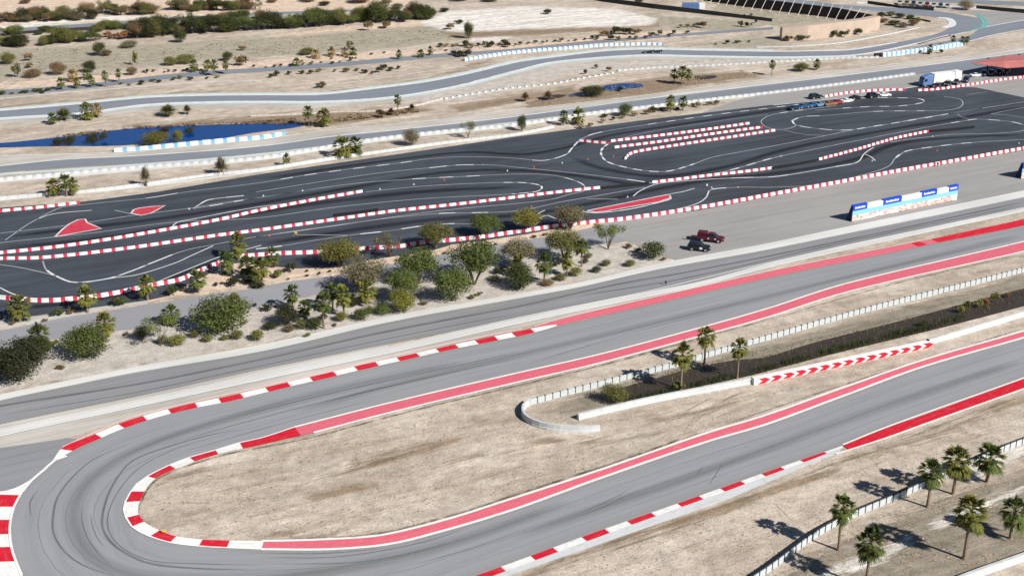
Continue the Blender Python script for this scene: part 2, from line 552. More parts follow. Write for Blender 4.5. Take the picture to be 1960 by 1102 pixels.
def strip(name, A, B, z, m, zb=None, mode='near', kind='structure', nv=1, step=2.0, reds=None, altmats=None):
    """surface between two photo edges A and B; reds: stretches (photo points) with the second material"""
    PA, PB = pair(A, B, step, mode)
    zb = z if zb is None else zb
    s = arclen(PA)
    V, uv, Fc, mi = [], [], [], []
    for i, (a, b) in enumerate(zip(PA, PB)):
        for k in range(nv + 1):
            q = a.lerp(b, k / nv)
            q.z = z + (zb - z) * k / nv
            V.append(q)
            uv.append((s[i], (b - a).length * k / nv))
    w = nv + 1
    iv = []
    if reds:
        for p, q in reds:
            p, q = at(*p), at(*q)
            i0 = min(range(len(PA)), key=lambda i: (PA[i] - p).length)
            i1 = min(range(len(PA)), key=lambda i: (PA[i] - q).length)
            iv.append((min(i0, i1), max(i0, i1)))
    for i in range(len(PA) - 1):
        r = any(a <= i < b for a, b in iv)
        for k in range(nv):
            Fc.append((i * w + k, (i + 1) * w + k, (i + 1) * w + k + 1, i * w + k + 1))
            mi.append(1 if r else 0)
    o = link(name, mesh(name, V, Fc, altmats if altmats else m, mi, uv))
    if len(o.data.polygons) and o.data.polygons[len(o.data.polygons) // 2].normal.z < 0:
        o.data.flip_normals()
    return tag(o, kind=kind)

def band_geo(P, w, z, s0=0.0, w1=None):
    N = normals(P)
    s = arclen(P)
    V, uv, sd_ = [], [], []
    w1 = w if w1 is None else w1
    for i, p in enumerate(P):
        ww = w + (w1 - w) * i / max(1, len(P) - 1)
        for k in (-.5, 0, .5):
            V.append(Vector((p.x, p.y, z)) + N[i] * ww * k)
            uv.append((s[i] + s0, k * ww))
            sd_.append((1.0 if k == 0 else 0.0) * min(1, s[i] / min(8, s[-1] * .3), (s[-1] - s[i]) / min(8, s[-1] * .3)))
    Fc = []
    for i in range(len(P) - 1):
        for k in (0, 1):
            Fc.append((i * 3 + k, i * 3 + 3 + k, i * 3 + 4 + k, i * 3 + 1 + k)[::-1])
    return V, Fc, uv, sd_

class Bands:
    """many painted lines of one colour in one sheet"""
    def __init__(s):
        s.V, s.F, s.uv, s.sd = [], [], [], []
    def line(s, L, w, z, step=1.5, sm=True, w1=None, raw=None):
        P = raw if raw else (smooth(pts(L), step) if sm else pts(L))
        V, Fc, uv, d = band_geo(P, w, z, random.uniform(0, 500), w1)
        o = len(s.V)
        s.V += V
        s.F += [tuple(i + o for i in f) for f in Fc]
        s.uv += uv
        s.sd += d
    def build(s, name, m, kind='structure'):
        me = mesh(name, s.V, s.F, m, None, s.uv)
        a = me.attributes.new('side', 'FLOAT', 'POINT')
        a.data.foreach_set('value', np.array(s.sd, dtype=np.float32))
        return tag(link(name, me), kind=kind)
random.seed(7)

# ================================================================== the near race track (hairpin)
OUTER = [(2300, 352), (1960, 432), (1800, 464), (1700, 485), (1490, 528), (1290, 573), (1065, 625), (1000, 642), (930, 656), (855, 671), (780, 688), (700, 706), (620, 725), (530, 746), (440, 768),
         (350, 786), (250, 815), (185, 842), (148, 858), (106, 881), (60, 920), (42, 942), (27, 970), (20, 1000), (19, 1025), (25, 1058), (42, 1102), (100, 1165), (240, 1205), (440, 1212),
         (640, 1190), (800, 1146), (905, 1104), (980, 1077), (1113, 1028), (1204, 996), (1296, 964), (1378, 935), (1457, 907), (1531, 881), (1613, 853), (1700, 818), (1960, 725), (2300, 600)]
INNER_UP = [(2300, 378), (1960, 463), (1850, 489), (1720, 519), (1600, 549), (1470, 591), (1337, 629), (1143, 680), (980, 717), (745, 772), (564, 818), (500, 839), (459, 848), (413, 862), (363, 876), (320, 893),
            (283, 912), (262, 927), (249, 944), (240, 961), (237, 976), (241, 991), (252, 1008), (268, 1019), (286, 1027), (325, 1039), (380, 1046), (434, 1049), (500, 1052), (633, 1052), (745, 1042), (847, 1017), (980, 977),
            (1143, 918), (1357, 845), (1460, 815), (1613, 759), (1766, 703), (1960, 647), (2300, 545)]
INFIELD_EDGE = [(2300, 396), (1960, 482), (1850, 507), (1720, 536), (1600, 566), (1470, 608), (1337, 645), (1143, 697), (980, 735), (745, 791), (600, 829), (546, 841), (490, 854), (413, 871), (375, 883), (327, 902),
                (298, 917), (279, 938), (268, 960), (265, 983), (276, 999), (306, 1016), (337, 1027), (383, 1033), (439, 1035), (500, 1036), (567, 1035), (704, 1028), (745, 1022), (847, 997), (980, 955),
                (1143, 902), (1357, 828), (1460, 797), (1613, 743), (1766, 690), (1960, 634), (2300, 534)]
strip('race_track', OUTER, INNER_UP, .06, M['track'], nv=4, step=2.5)
# tarmac run-off outside the hairpin
sheet('run_off_area', [(170, 842), (106, 881), (60, 920), (42, 942), (27, 970), (-60, 985), (-400, 1000), (-400, 905), (-100, 870), (0, 857), (60, 849), (128, 838)], .045, M['service'], sm=False)

KERB_REDS_IN = [((566, 818), (459, 848)), ((413, 862), (364, 876)), ((328, 890), (283, 912)), ((251, 941), (240, 962)), ((241, 990), (253, 1009)), ((286, 1027), (325, 1039)), ((380, 1046), (434, 1049))]
def cut(L, a, b):
    """part of a traced edge between two of its own photo columns (by index of the nearest point)"""
    ia = min(range(len(L)), key=lambda i: (L[i][0] - a[0]) ** 2 + (L[i][1] - a[1]) ** 2)
    ib = min(range(len(L)), key=lambda i: (L[i][0] - b[0]) ** 2 + (L[i][1] - b[1]) ** 2)
    return L[min(ia, ib):max(ia, ib) + 1]
RW = [M['kerb_white'], M['kerb_red']]
strip('hairpin_kerb', cut(INNER_UP, (564, 818), (500, 1052)), INFIELD_EDGE, .08, None, zb=.15, reds=KERB_REDS_IN, altmats=RW, step=.5)
strip('track_kerb', cut(INNER_UP, (2300, 378), (564, 818)), INFIELD_EDGE, .08, M['kerb_pink'], zb=.14, step=2)
strip('track_kerb', cut(INNER_UP, (500, 1052), (2300, 545)), INFIELD_EDGE, .08, M['kerb_pink'], zb=.14, step=2)
ln = Bands()
for E_, w in ((cut(INNER_UP, (2300, 378), (564, 818)), .32), (cut(INNER_UP, (500, 1052), (2300, 545)), .36), (cut(INNER_UP, (564, 818), (500, 1052)), .18)):
    ln.line(E_, w * 1.5, .17)
for E_ in (cut(INFIELD_EDGE, (2300, 396), (600, 829)), cut(INFIELD_EDGE, (500, 1036), (2300, 534))):
    ln.line(E_, .5, .17)
ln.line([(128, 873), (106, 881), (84, 900), (60, 920), (42, 942)], .5, .12)
ln.line(cut(OUTER, (42, 942), (42, 1102)), .35, .13)
ln.build('edge_line', M['kerb_white'])

# outer kerb of the upper leg: white and red, then a faded red band towards the right
KO_A = [(100, 886), (148, 858), (185, 842), (250, 815), (350, 786), (440, 768), (530, 746), (620, 725), (700, 706), (780, 688), (855, 671), (930, 656), (1000, 642), (1040, 632), (1066, 624)]
KO_B = [(99, 885), (122, 856), (176, 834), (244, 806), (345, 778), (436, 759), (526, 738), (616, 717), (696, 698), (777, 681), (852, 664), (927, 648), (996, 634), (1036, 626), (1064, 622)]
KO_R = [((138, 863), (196, 838)), ((237, 820), (284, 805)), ((330, 791), (377, 780)), ((424, 771), (469, 761)), ((513, 750), (557, 739)), ((601, 729), (643, 719)), ((684, 709), (725, 700)), ((765, 691), (806, 682)), ((843, 674), (881, 666)), ((916, 658), (954, 651)), ((989, 644), (1024, 636))]
strip('outer_kerb', KO_A, KO_B, .08, None, zb=.13, reds=KO_R, altmats=RW, step=.5)
pk = Bands()
pk.line([(120, 855), (180, 828), (244, 801), (345, 774), (526, 734), (700, 693), (852, 659), (1000, 629)], .3, .05)
pk.build('pink_line', M['pinkline'])
strip('outer_kerb', [(1000, 641), (1066, 624), (1290, 573), (1490, 528), (1700, 485), (1765, 471), (1960, 432), (2300, 352)], [(1022, 627), (1066, 614), (1290, 562), (1490, 517), (1700, 475), (1765, 462), (1960, 420), (2300, 341)], .08, None, zb=.13,
      reds=[((1758, 473), (1774, 470)), ((1798, 464), (2290, 355))], altmats=[M['kerb_pink'], M['kerb_red']], step=1)
pk = Bands()
pk.line([(1022, 626), (1066, 613), (1290, 561), (1490, 516), (1700, 474), (1765, 461)], .3, .16)
pk.build('pink_line', M['pinkline'])

# big kerb at the left border, outside of the bend
strip('outer_kerb', [(42, 942), (27, 970), (20, 1000), (19, 1025), (25, 1058), (42, 1102), (70, 1140)], [(-60, 940), (-80, 970), (-90, 1000), (-90, 1025), (-84, 1058), (-60, 1102), (-40, 1150)], .08, None, zb=.14, mode='frac',
      reds=[((40, 948), (27, 970)), ((20, 996), (19, 1021)), ((22, 1046), (32, 1075))], altmats=RW, step=.4)
strip('outer_kerb', [(62, 919), (50, 930), (42, 942)], [(61, 918), (20, 938), (-60, 946)], .08, M['white'], zb=.13, mode='frac', step=.5)
# kerb along the outside of the lower leg: red and white inner half, white outer half, then solid red
LO_A = [(640, 1190), (800, 1146), (905, 1104), (980, 1077), (1113, 1028), (1204, 996), (1296, 964), (1378, 935), (1457, 907), (1531, 881), (1613, 853)]
LO_M = [(655, 1204), (808, 1157), (911, 1115), (986, 1087), (1119, 1038), (1209, 1005), (1301, 972), (1383, 943), (1461, 914), (1535, 887), (1613, 857)]
LO_B = [(668, 1216), (815, 1170), (918, 1126), (980, 1101), (1090, 1062), (1159, 1038), (1300, 989), (1400, 953), (1480, 919), (1540, 894), (1605, 867)]
strip('lower_kerb', LO_A, LO_M, .08, None, zb=.12, altmats=RW, step=.4,
      reds=[((905, 1108), (962, 1088)), ((1016, 1066), (1064, 1050)), ((1113, 1030), (1160, 1014)), ((1203, 998), (1250, 982)), ((1296, 965), (1337, 951)), ((1378, 936), (1418, 922)), ((1457, 908), (1494, 895)), ((1531, 881), (1577, 866))])
strip('lower_kerb', LO_M, LO_B, .12, M['kerb_grey'], zb=.15, step=1)
strip('lower_kerb', [(1613, 853), (1700, 818), (1763, 796), (1960, 725), (2300, 600)], [(1603, 868), (1700, 836), (1766, 812), (1960, 743), (2300, 620)], .08, None, zb=.14, altmats=[M['kerb_pink'], M['kerb_red']],
      reds=[((1613, 853), (2290, 603))], step=1.5)
ln = Bands()
ln.line([(1613, 852), (1700, 817), (1960, 724), (2300, 599)], .32, .17)
ln.line([(1600, 870), (1700, 838), (1766, 814), (1960, 745), (2300, 622)], .34, .17)
ln.build('edge_line', M['kerb_white'])
# kerb side weeds and dirt
wd = Bands()
wd.line([(1490, 606), (1337, 648), (1143, 701), (980, 740), (745, 797), (600, 836), (490, 858), (413, 874), (300, 917), (268, 962), (266, 985), (300, 1016)], .75, .02)
wd.line([(500, 1033), (567, 1031), (704, 1024), (847, 991), (980, 949), (1143, 896), (1357, 822)], 1.0, .02)
wd.line([(1357, 822), (1613, 737), (1960, 628)], .5, .02)
wd.line([(1960, 486), (1720, 541), (1490, 606)], .5, .02)
wd.build('kerbside_weeds', M['weeds'], 'stuff')
# tyre marks on the race track
tm = Bands()
for L, w in (([(255, 846), (242, 851), (179, 879), (138, 914), (110, 953), (102, 986), (102, 1019), (115, 1045), (140, 1070), (179, 1090), (240, 1108)], .45),
             ([(472, 820), (400, 833), (319, 856), (255, 881), (217, 927), (199, 973), (196, 1009), (212, 1037), (245, 1062), (293, 1080), (383, 1088), (480, 1090)], .55),
             ([(400, 838), (330, 862), (270, 893), (230, 935), (207, 985), (210, 1020), (236, 1050), (290, 1073), (380, 1079), (520, 1082)], .3),
             ([(173, 980), (178, 1010), (191, 1037), (204, 1050)], .3), ([(160, 960), (156, 990), (168, 1030), (190, 1060), (215, 1085)], .25),
             ([(60, 990), (58, 960), (75, 935)], .3), ([(118, 984), (140, 977)], .4), ([(130, 990), (145, 985)], .25),
             ([(1217, 928), (1184, 948), (1107, 985)], .22), ([(1219, 940), (1150, 972), (1100, 992)], .2), ([(1345, 890), (1335, 910)], .25), ([(1382, 888), (1368, 912), (1355, 930)], .25),
             ([(490, 1066), (640, 1066), (800, 1040), (900, 1010)], .35), ([(500, 1080), (700, 1074), (860, 1040)], .35), ([(460, 1058), (620, 1059), (760, 1047)], .3), ([(780, 1084), (900, 1050), (1040, 1000)], .3),
             ([(300, 855), (500, 800), (700, 750), (900, 706)], .4), ([(340, 868), (520, 816), (720, 764)], .3), ([(620, 770), (820, 722), (1020, 680)], .3),
             ([(420, 806), (620, 756), (800, 716), (1000, 672)], .4), ([(1000, 700), (1200, 640), (1400, 590)], .3)):
    tm.line(L, w, .075)
tm.build('tyre_marks', M['rubber_mark'])
ts = Bands()
for L, w in (([(900, 690), (620, 752), (400, 812), (260, 862), (170, 920), (140, 980), (160, 1050), (240, 1095), (420, 1110), (640, 1090), (860, 1040), (1100, 955)], 3.5),
             ([(1960, 450), (1500, 560), (1100, 655), (800, 725), (560, 790)], 3.0), ([(980, 1030), (1300, 920), (1700, 775), (1960, 690)], 3.0)):
    ts.line(L, w, .068)
ts.build('tyre_marks', M['rubber_soft'])
sm_ = Bands()
def between(t, i0, i1):
    """line across the track's width at fraction t from the inner edge"""
    A_, B_ = pair(INNER_UP[i0:i1], OUTER, 4)
    return [a.lerp(b, t) for a, b in zip(A_, B_)]
for t_ in (.27, .52, .76):
    sm_.line(None, .16, .073, raw=between(t_, 0, len(INNER_UP)))
sm_.build('paving_seam', M['seam'])
ed_ = Bands()
for t_, w_ in ((.03, 1.0), (.965, 1.3)):
    ed_.line(None, w_, .0725, raw=between(t_, 0, 11))
    ed_.line(None, w_, .0725, raw=between(t_, 26, len(INNER_UP)))
ed_.line([(0, 809), (255, 756), (500, 703), (745, 654), (990, 606), (1235, 557), (1460, 504), (1960, 396)], 1.2, .0725)
ed_.line([(0, 771), (255, 718), (500, 677), (745, 621), (990, 576), (1296, 512), (1460, 483), (1960, 381)], 1.2, .0725)
ed_.build('edge_dust', M['edge_dust'])
# white puddle of spilled paint near the lower left kerb and streaks in the sand
ps = Bands()
for L, w in (([(700, 1000), (860, 975), (960, 945)], 2.5), ([(520, 905), (620, 880), (700, 850)], 2.2), ([(1110, 850), (1210, 840), (1290, 812)], 2.0), ([(1160, 868), (1230, 850)], 1.5),
             ([(1400, 790), (1520, 750), (1620, 715)], 2), ([(1180, 772), (1100, 790), (1040, 795)], 1.2), ([(1040, 775), (1100, 762), (1150, 748)], .9), ([(1360, 678), (1420, 668), (1500, 650)], 1.0), ([(1470, 655), (1560, 628), (1640, 600)], 1.2),
             ([(1700, 592), (1730, 588)], 1.5), ([(1560, 1102), (1640, 1078), (1740, 1032)], 1.6), ([(1780, 1005), (1880, 955), (1960, 915)], 1.6), ([(1590, 1050), (1620, 1045), (1660, 1046)], 1.8), ([(1840, 915), (1900, 890), (1960, 860)], 1.8),
             ([(1500, 1098), (1580, 1070)], 1.0)):
    ps.line(L, w, .02)
ps.build('pale_sand_streaks', M['pale_streak'], 'stuff')
ds = Bands()
for L, w in (([(560, 932), (640, 910), (720, 888), (800, 862), (880, 840)], .7), ([(600, 915), (700, 885), (790, 865)], .5), ([(690, 892), (780, 868)], .8), ([(850, 885), (915, 868)], .6), ([(560, 838), (630, 828)], .4),
             ([(1250, 850), (1330, 800), (1420, 770)], .5), ([(1300, 840), (1340, 790), (1420, 752), (1480, 742)], .5), ([(1310, 830), (1370, 775), (1440, 748), (1475, 770)], .4), ([(1290, 820), (1310, 790), (1380, 752)], .5),
             ([(1320, 838), (1370, 800), (1450, 775)], .4), ([(980, 1105), (1240, 1016), (1500, 925), (1700, 850), (1960, 757)], 1.6), ([(1010, 1102), (1250, 1026), (1480, 950)], .6), ([(1060, 1095), (1300, 1010), (1480, 955)], .4),
             ([(300, 960), (420, 962), (540, 950)], .6), ([(1660, 870), (1690, 900)], .4), ([(1480, 960), (1520, 1000)], .25), ([(1700, 850), (1740, 900)], .25)):
    ds.line(L, w, .03)
ds.build('dirt_streaks', M['dirt_streak'], 'stuff')

# ================================================================== service road and its concrete edges
strip('service_road', [(-300, 838), (0, 767), (255, 714), (500, 673), (745, 617), (990, 572), (1296, 508), (1460, 478), (1613, 447), (1960, 376), (2300, 300)],
      [(-300, 880), (0, 812), (255, 760), (500, 707), (745, 658), (990, 609), (1235, 560), (1337, 540), (1460, 507), (1613, 471), (1960, 399), (2300, 325)], .06, M['service'], mode='frac', nv=2)
strip('concrete_edge', [(-300, 812), (0, 755), (102, 734), (255, 703), (500, 660), (745, 606), (990, 563), (1100, 543), (1235, 511), (1296, 498), (1460, 468), (1613, 436), (1960, 365), (2300, 290)],
      [(-300, 838), (0, 767), (102, 745), (255, 714), (500, 673), (745, 617), (990, 572), (1100, 552), (1235, 521), (1296, 509), (1460, 480), (1613, 449), (1960, 378), (2300, 303)], .10, M['concrete'], zb=.09, mode='frac')
strip('concrete_edge', [(-300, 892), (0, 823), (250, 771), (500, 716), (745, 665), (990, 610), (1235, 560), (1337, 540), (1460, 507), (1613, 471), (1960, 399), (2300, 325)],
      [(-300, 908), (0, 836), (250, 782), (500, 728), (745, 677), (990, 621), (1235, 570), (1337, 550), (1460, 516), (1613, 480), (1960, 406), (2300, 331)], .10, M['concrete'], zb=.10, mode='frac')
strip('verge', [(-300, 908), (0, 836), (250, 782), (500, 728), (745, 677), (990, 621), (1235, 570), (1460, 516)], [(-300, 905), (0, 857), (60, 849), (128, 838), (180, 822), (250, 801), (500, 742), (745, 689), (990, 629), (1235, 573), (1460, 523)], .03, M['pale_dirt'], mode='frac')
strip('verge', [(-300, 880), (0, 812), (255, 760), (500, 707), (745, 658)], [(-300, 893), (0, 824), (250, 772), (500, 717), (745, 665)], .035, M['pale_dirt'], mode='frac')
ts = Bands()
ts.line([(-200, 815), (0, 777), (255, 737), (500, 688), (745, 634), (990, 587), (1180, 545), (1300, 524), (1460, 493), (1700, 443), (1960, 387)], 1.1, .075)
ts.line([(0, 795), (255, 752), (500, 700), (745, 648), (990, 600)], .5, .075)
ts.line([(1100, 568), (1300, 535), (1600, 468), (1960, 393)], .7, .075)
ts.build('tyre_marks', M['rubber_mark'])
pk = Bands()
for z_, E_ in ((.115, [(0, 835), (250, 781), (500, 727), (745, 676), (990, 620), (1235, 569), (1460, 515), (1960, 405)]),):
    pk.line(E_, .25, z_)
pk.line([(0, 822), (250, 770), (500, 715), (745, 664), (990, 609), (1235, 559), (1460, 506), (1960, 398)], .25, .115)
pk.build('edge_line', M['white'])

# ================================================================== apron, planter path, kart track
sheet('apron', [(1145, 430), (1200, 420), (1337, 403), (1480, 376), (1715, 331), (1960, 288), (2300, 225), (2300, 292), (1960, 366), (1613, 437), (1460, 469), (1296, 499), (1200, 462)], .04, M['apron'], sm=False)
strip('planter_path', [(-200, 672), (0, 633), (140, 605), (283, 583), (393, 565), (470, 555), (540, 541), (658, 525), (730, 509), (830, 490), (960, 467), (1070, 449), (1150, 432)],
      [(-200, 715), (0, 673), (110, 648), (258, 629), (339, 619), (409, 608), (493, 588), (600, 565), (670, 550), (760, 535), (950, 497), (1060, 478), (1200, 462)], .05, M['path'], mode='frac')
KART = [(-300, 668), (0, 612), (73, 604), (127, 596), (200, 586), (283, 575), (323, 566), (360, 545), (400, 524), (440, 505), (500, 500), (523, 510), (570, 514), (649, 512), (703, 499), (774, 488), (830, 479), (866, 468), (924, 461), (1011, 448),
        (1057, 439), (1102, 432), (1130, 428), (1184, 423), (1337, 403), (1480, 376), (1715, 331), (1960, 288), (2300, 225), (2300, 250), (2200, 230), (1960, 187), (1868, 168), (1800, 166), (1756, 166), (1700, 176), (1600, 189), (1537, 195), (1480, 201), (1235, 230), (980, 263), (745, 298), (490, 335), (306, 367), (163, 386), (0, 398), (-300, 430)]
sheet('kart_track', KART, .06, M['kart'], sm=False)
strip('sand_border', [(0, 604), (73, 602), (127, 594), (200, 584), (283, 573)], [(0, 630), (100, 612), (140, 604), (200, 592), (283, 582)], .02, M['pale_dirt'], mode='frac')

kl, kf, kr, kb = Bands(), Bands(), Bands(), Bands()
def kline(L, w=.22, bright=False):
    (kl if bright else kf).line(L, w, .085)
def dashes(L, d0, d1, on=4.0, off=4.0, w=.55):
    """short white kerb pieces between photo columns d0 and d1 of a line"""
    P = smooth(pts(L), .5)
    s = arclen(P)
    i0 = min(range(len(P)), key=lambda i: (P[i] - at(*d0)).length)
    i1 = min(range(len(P)), key=lambda i: (P[i] - at(*d1)).length)
    a, b = sorted((s[i0], s[i1]))
    t = a
    while t < b:
        e = min(t + on, b)
        kl.line(None, w, .10, raw=[walk(P, s, t + (e - t) * k / 4)[0] for k in range(5)])
        t += on + off
KL = dict(
 a=[(10, 460), (30, 446), (50, 432), (71, 420), (95, 407), (120, 397), (163, 392), (200, 388), (280, 380), (357, 368), (500, 350), (592, 335), (680, 323), (770, 312), (820, 305), (873, 301), (930, 301), (990, 304), (1039, 308), (1082, 297), (1095, 284), (1107, 271)],
 b=[(490, 368), (643, 344), (740, 330), (822, 322), (870, 317), (911, 316), (950, 317), (990, 321), (1082, 330), (1200, 344), (1248, 351)],
 b2=[(0, 447), (128, 432), (176, 425), (255, 413), (357, 400), (430, 388), (490, 380), (669, 353), (796, 343), (898, 338), (980, 334), (1057, 336), (1107, 349), (1120, 359), (1115, 367), (1092, 372), (1056, 382), (980, 391), (900, 398), (809, 408), (669, 428), (490, 454), (408, 469), (357, 479), (300, 500), (250, 520), (210, 533), (166, 540), (140, 541), (110, 530), (89, 517), (82, 500)],
 c=[(408, 471), (370, 488), (332, 505), (255, 528), (227, 531), (166, 541)],
 d=[(500, 470), (421, 492), (357, 517), (301, 540)],
 e=[(0, 551), (25, 563), (64, 573)],
 f=[(0, 507), (36, 512), (94, 525), (110, 530)],
 g=[(700, 368), (796, 358), (900, 352), (990, 350), (1018, 352), (1036, 357), (1031, 366), (980, 372), (900, 376), (822, 380), (643, 397), (490, 418), (332, 426), (179, 446), (0, 465)],
 h=[(329, 436), (339, 426), (370, 420), (430, 408), (500, 396), (560, 389)],
 i=[(370, 400), (385, 390), (400, 383), (467, 375)],
 i2=[(370, 400), (420, 392), (470, 383), (600, 363)],
 j=[(71, 420), (102, 410), (176, 403)],
 k=[(720, 25 + 250), (1164, 276)],
 l=[(1164, 276), (1153, 285), (1151, 297), (1164, 311), (1202, 322), (1240, 328), (1273, 329), (1312, 320), (1363, 302), (1420, 291), (1480, 280), (1572, 262), (1640, 248), (1738, 232), (1820, 218), (1880, 208), (1960, 196)],
 m=[(1363, 335), (1414, 322), (1480, 303), (1560, 286), (1640, 270), (1754, 248), (1810, 238), (1847, 232), (1869, 229), (1909, 231), (1942, 235), (1966, 243), (1960, 250), (1909, 256), (1820, 258), (1784, 262), (1740, 267), (1705, 273)],
 n=[(1516, 232), (1524, 228), (1537, 224), (1577, 222), (1679, 214), (1756, 213), (1807, 212), (1835, 207), (1843, 199), (1838, 191), (1822, 187), (1807, 186)],
 n2=[(1516, 232), (1524, 240), (1557, 246), (1613, 250), (1679, 242), (1766, 226), (1827, 217), (1880, 208)],
 o=[(1600, 196), (1644, 189), (1715, 188), (1761, 190), (1769, 195), (1753, 200), (1715, 204), (1664, 205), (1613, 208), (1560, 212)],
 p=[(1600, 203), (1537, 211), (1501, 216), (1475, 221), (1457, 232), (1462, 241), (1475, 247), (1491, 249), (1516, 245), (1524, 240)],
 q=[(1107, 270), (1130, 259), (1159, 252), (1240, 239), (1371, 220), (1485, 206), (1540, 199)],
 r=[(1164, 275), (1199, 263), (1255, 251), (1371, 233), (1469, 220)],
 s=[(1212, 376), (1225, 366), (1261, 352), (1340, 345), (1414, 341), (1480, 339), (1511, 335), (1598, 320), (1639, 312), (1654, 295), (1662, 289), (1672, 283)],
 t=[(1654, 295), (1666, 300), (1675, 308)],
 u=[(1197, 418), (1286, 403), (1332, 391), (1350, 380), (1357, 366)],
 v=[(1357, 366), (1363, 363), (1414, 359), (1480, 359), (1562, 354), (1664, 332), (1702, 318), (1712, 305), (1722, 297), (1735, 290), (1792, 281), (1868, 273), (1960, 268), (2100, 262)],
 w=[(1123, 381), (1184, 382)], x=[(1026, 413), (1034, 407), (1043, 403)], y=[(1033, 418), (1041, 414), (1049, 413), (1062, 418), (1080, 424)],
 z=[(560, 451), (577, 450), (669, 451)],
 A=[(490, 477), (528, 473), (600, 461), (669, 451), (740, 443), (809, 433), (860, 429), (990, 428), (1026, 413)],
 B=[(490, 454), (620, 436), (745, 418), (847, 409), (903, 408), (990, 404), (1080, 386), (1133, 377), (1235, 359)],
 D=[(1113, 405), (1133, 408), (1158, 407), (1210, 400), (1261, 388), (1284, 381), (1283, 375), (1278, 373), (1305, 368), (1329, 361)],
 E=[(1833, 219), (1839, 224), (1855, 228)], G=[(1896, 219), (1930, 212), (1960, 207), (2060, 190)], H=[(1896, 219), (1930, 221), (1960, 226), (2060, 240)],
 I=[(1500, 250), (1540, 258), (1580, 260)], J=[(1850, 182), (1890, 176)], K_=[(220, 403), (251, 410)], L=[(1480, 341), (1400, 343)],
)
for k_, L_ in KL.items():
    if k_ in ('k', 'L'): continue
    kline(L_, .26 if k_ in 'rGHIJAEo' else .32, k_ in ('c', 'd', 'e', 'j', 'i', 's', 't', 'u', 'D', 'x', 'y', 'h'))
dashes(KL['a'], (280, 380), (357, 368), 8, 3, .45)
dashes(KL['a'], (535, 342), (790, 311), 3.4, 3.4)
dashes(KL['a'], (1020, 305), (1107, 271), 5, 2, .5)
dashes(KL['b'], (822, 322), (925, 317), 5, 2.4)
dashes(KL['b2'], (790, 343), (930, 337), 3.6, 3.6)
dashes(KL['b2'], (1082, 341), (1115, 367), 3, 2, .4)
dashes(KL['b2'], (335, 490), (90, 518), 7, 1, .5)
dashes(KL['b'], (1200, 344), (1248, 351), 5, 1, .6)
dashes(KL['g'], (965, 350), (980, 372), 2.4, 1.2, .5)
dashes(KL['i2'], (400, 395), (467, 384), 3.4, 3)
dashes(KL['i'], (385, 390), (467, 375), 4.5, 3)
dashes(KL['h'], (339, 426), (500, 396), 5, 5, .4)
dashes(KL['l'], (1164, 276), (1330, 314), 2.6, 2, .6)
dashes(KL['m'], (1363, 335), (1500, 300), 3.4, 3.4)
dashes(KL['m'], (1820, 236), (1960, 248), 3.4, 3.4)
dashes(KL['l'], (1640, 248), (1825, 217), 3.2, 3.6)
dashes(KL['n'], (1516, 232), (1580, 222), 4, 4)
dashes(KL['n'], (1670, 214), (1770, 213), 3.4, 3.6)
dashes(KL['n2'], (1516, 232), (1640, 248), 3.6, 2.6)
dashes(KL['o'], (1644, 189), (1613, 208), 3.2, 3.2)
dashes(KL['p'], (1537, 211), (1490, 218), 3, 3)
dashes(KL['q'], (1240, 239), (1530, 201), 3.2, 3.6)
dashes(KL['q'], (1125, 260), (1160, 252), 6, 2)
dashes(KL['s'], (1400, 342), (1520, 334), 6, 4)
dashes(KL['s'], (1600, 319), (1641, 311), 5, 2)
dashes(KL['v'], (1363, 363), (1414, 359), 4, 3)
dashes(KL['v'], (1715, 302), (1870, 273), 3.4, 3.4)
dashes(KL['A'], (690, 449), (870, 428), 5, 5)
dashes(KL['A'], (490, 477), (540, 471), 6, 2)
dashes(KL['B'], (840, 409), (960, 405), 4, 4)
dashes(KL['D'], (1113, 405), (1284, 381), 8, 2, .5)
kf.build('track_line', M['faint'])
kl.build('track_line', M['line'])
for poly in ([(105, 454), (118, 441), (133, 429), (150, 421), (163, 420), (167, 427), (180, 432), (194, 438), (150, 446)], [(251, 409), (256, 402), (266, 399), (290, 396), (316, 394), (302, 402), (288, 409), (270, 413)],
             [(1123, 404), (1278, 373), (1284, 379), (1261, 387), (1158, 405), (1140, 407)]):
    sheet('painted_island', poly, .088, M['island'], sm=False)
    b_ = Bands()
    b_.line(poly + [poly[0]], .4, .105, sm=False)
    b_.build('island_outline', M['line'])
# rubbered racing lines and dust of the kart track
for L, w in (([(0, 455), (128, 440), (300, 420), (480, 392), (669, 360), (820, 334), (900, 327), (1000, 327), (1100, 336), (1240, 358)], 3.5), ([(0, 476), (200, 456), (400, 422), (640, 385), (800, 368), (1000, 358)], 4), ([(1156, 362), (1210, 356), (1248, 352)], 1.2),
             ([(1475, 326), (1520, 317), (1564, 308)], 1.0), ([(1776, 254), (1820, 250), (1864, 245)], 1.0), ([(490, 470), (700, 437), (870, 417), (1000, 412), (1140, 388), (1260, 362), (1360, 345), (1500, 330), (1640, 305), (1720, 275), (1860, 262), (1960, 258)], 3.5),
             ([(0, 590), (120, 583), (250, 560), (400, 505), (500, 476)], 3), ([(1090, 300), (1150, 322), (1260, 338), (1380, 322), (1500, 288), (1650, 258), (1840, 226), (1960, 205)], 3.5), ([(490, 345), (760, 306), (900, 292), (1000, 296), (1080, 284), (1160, 262), (1400, 224), (1520, 206)], 3.0)):
    kr.line(L, w, .07)
kr.build('tyre_marks', M['kart_rubber'])
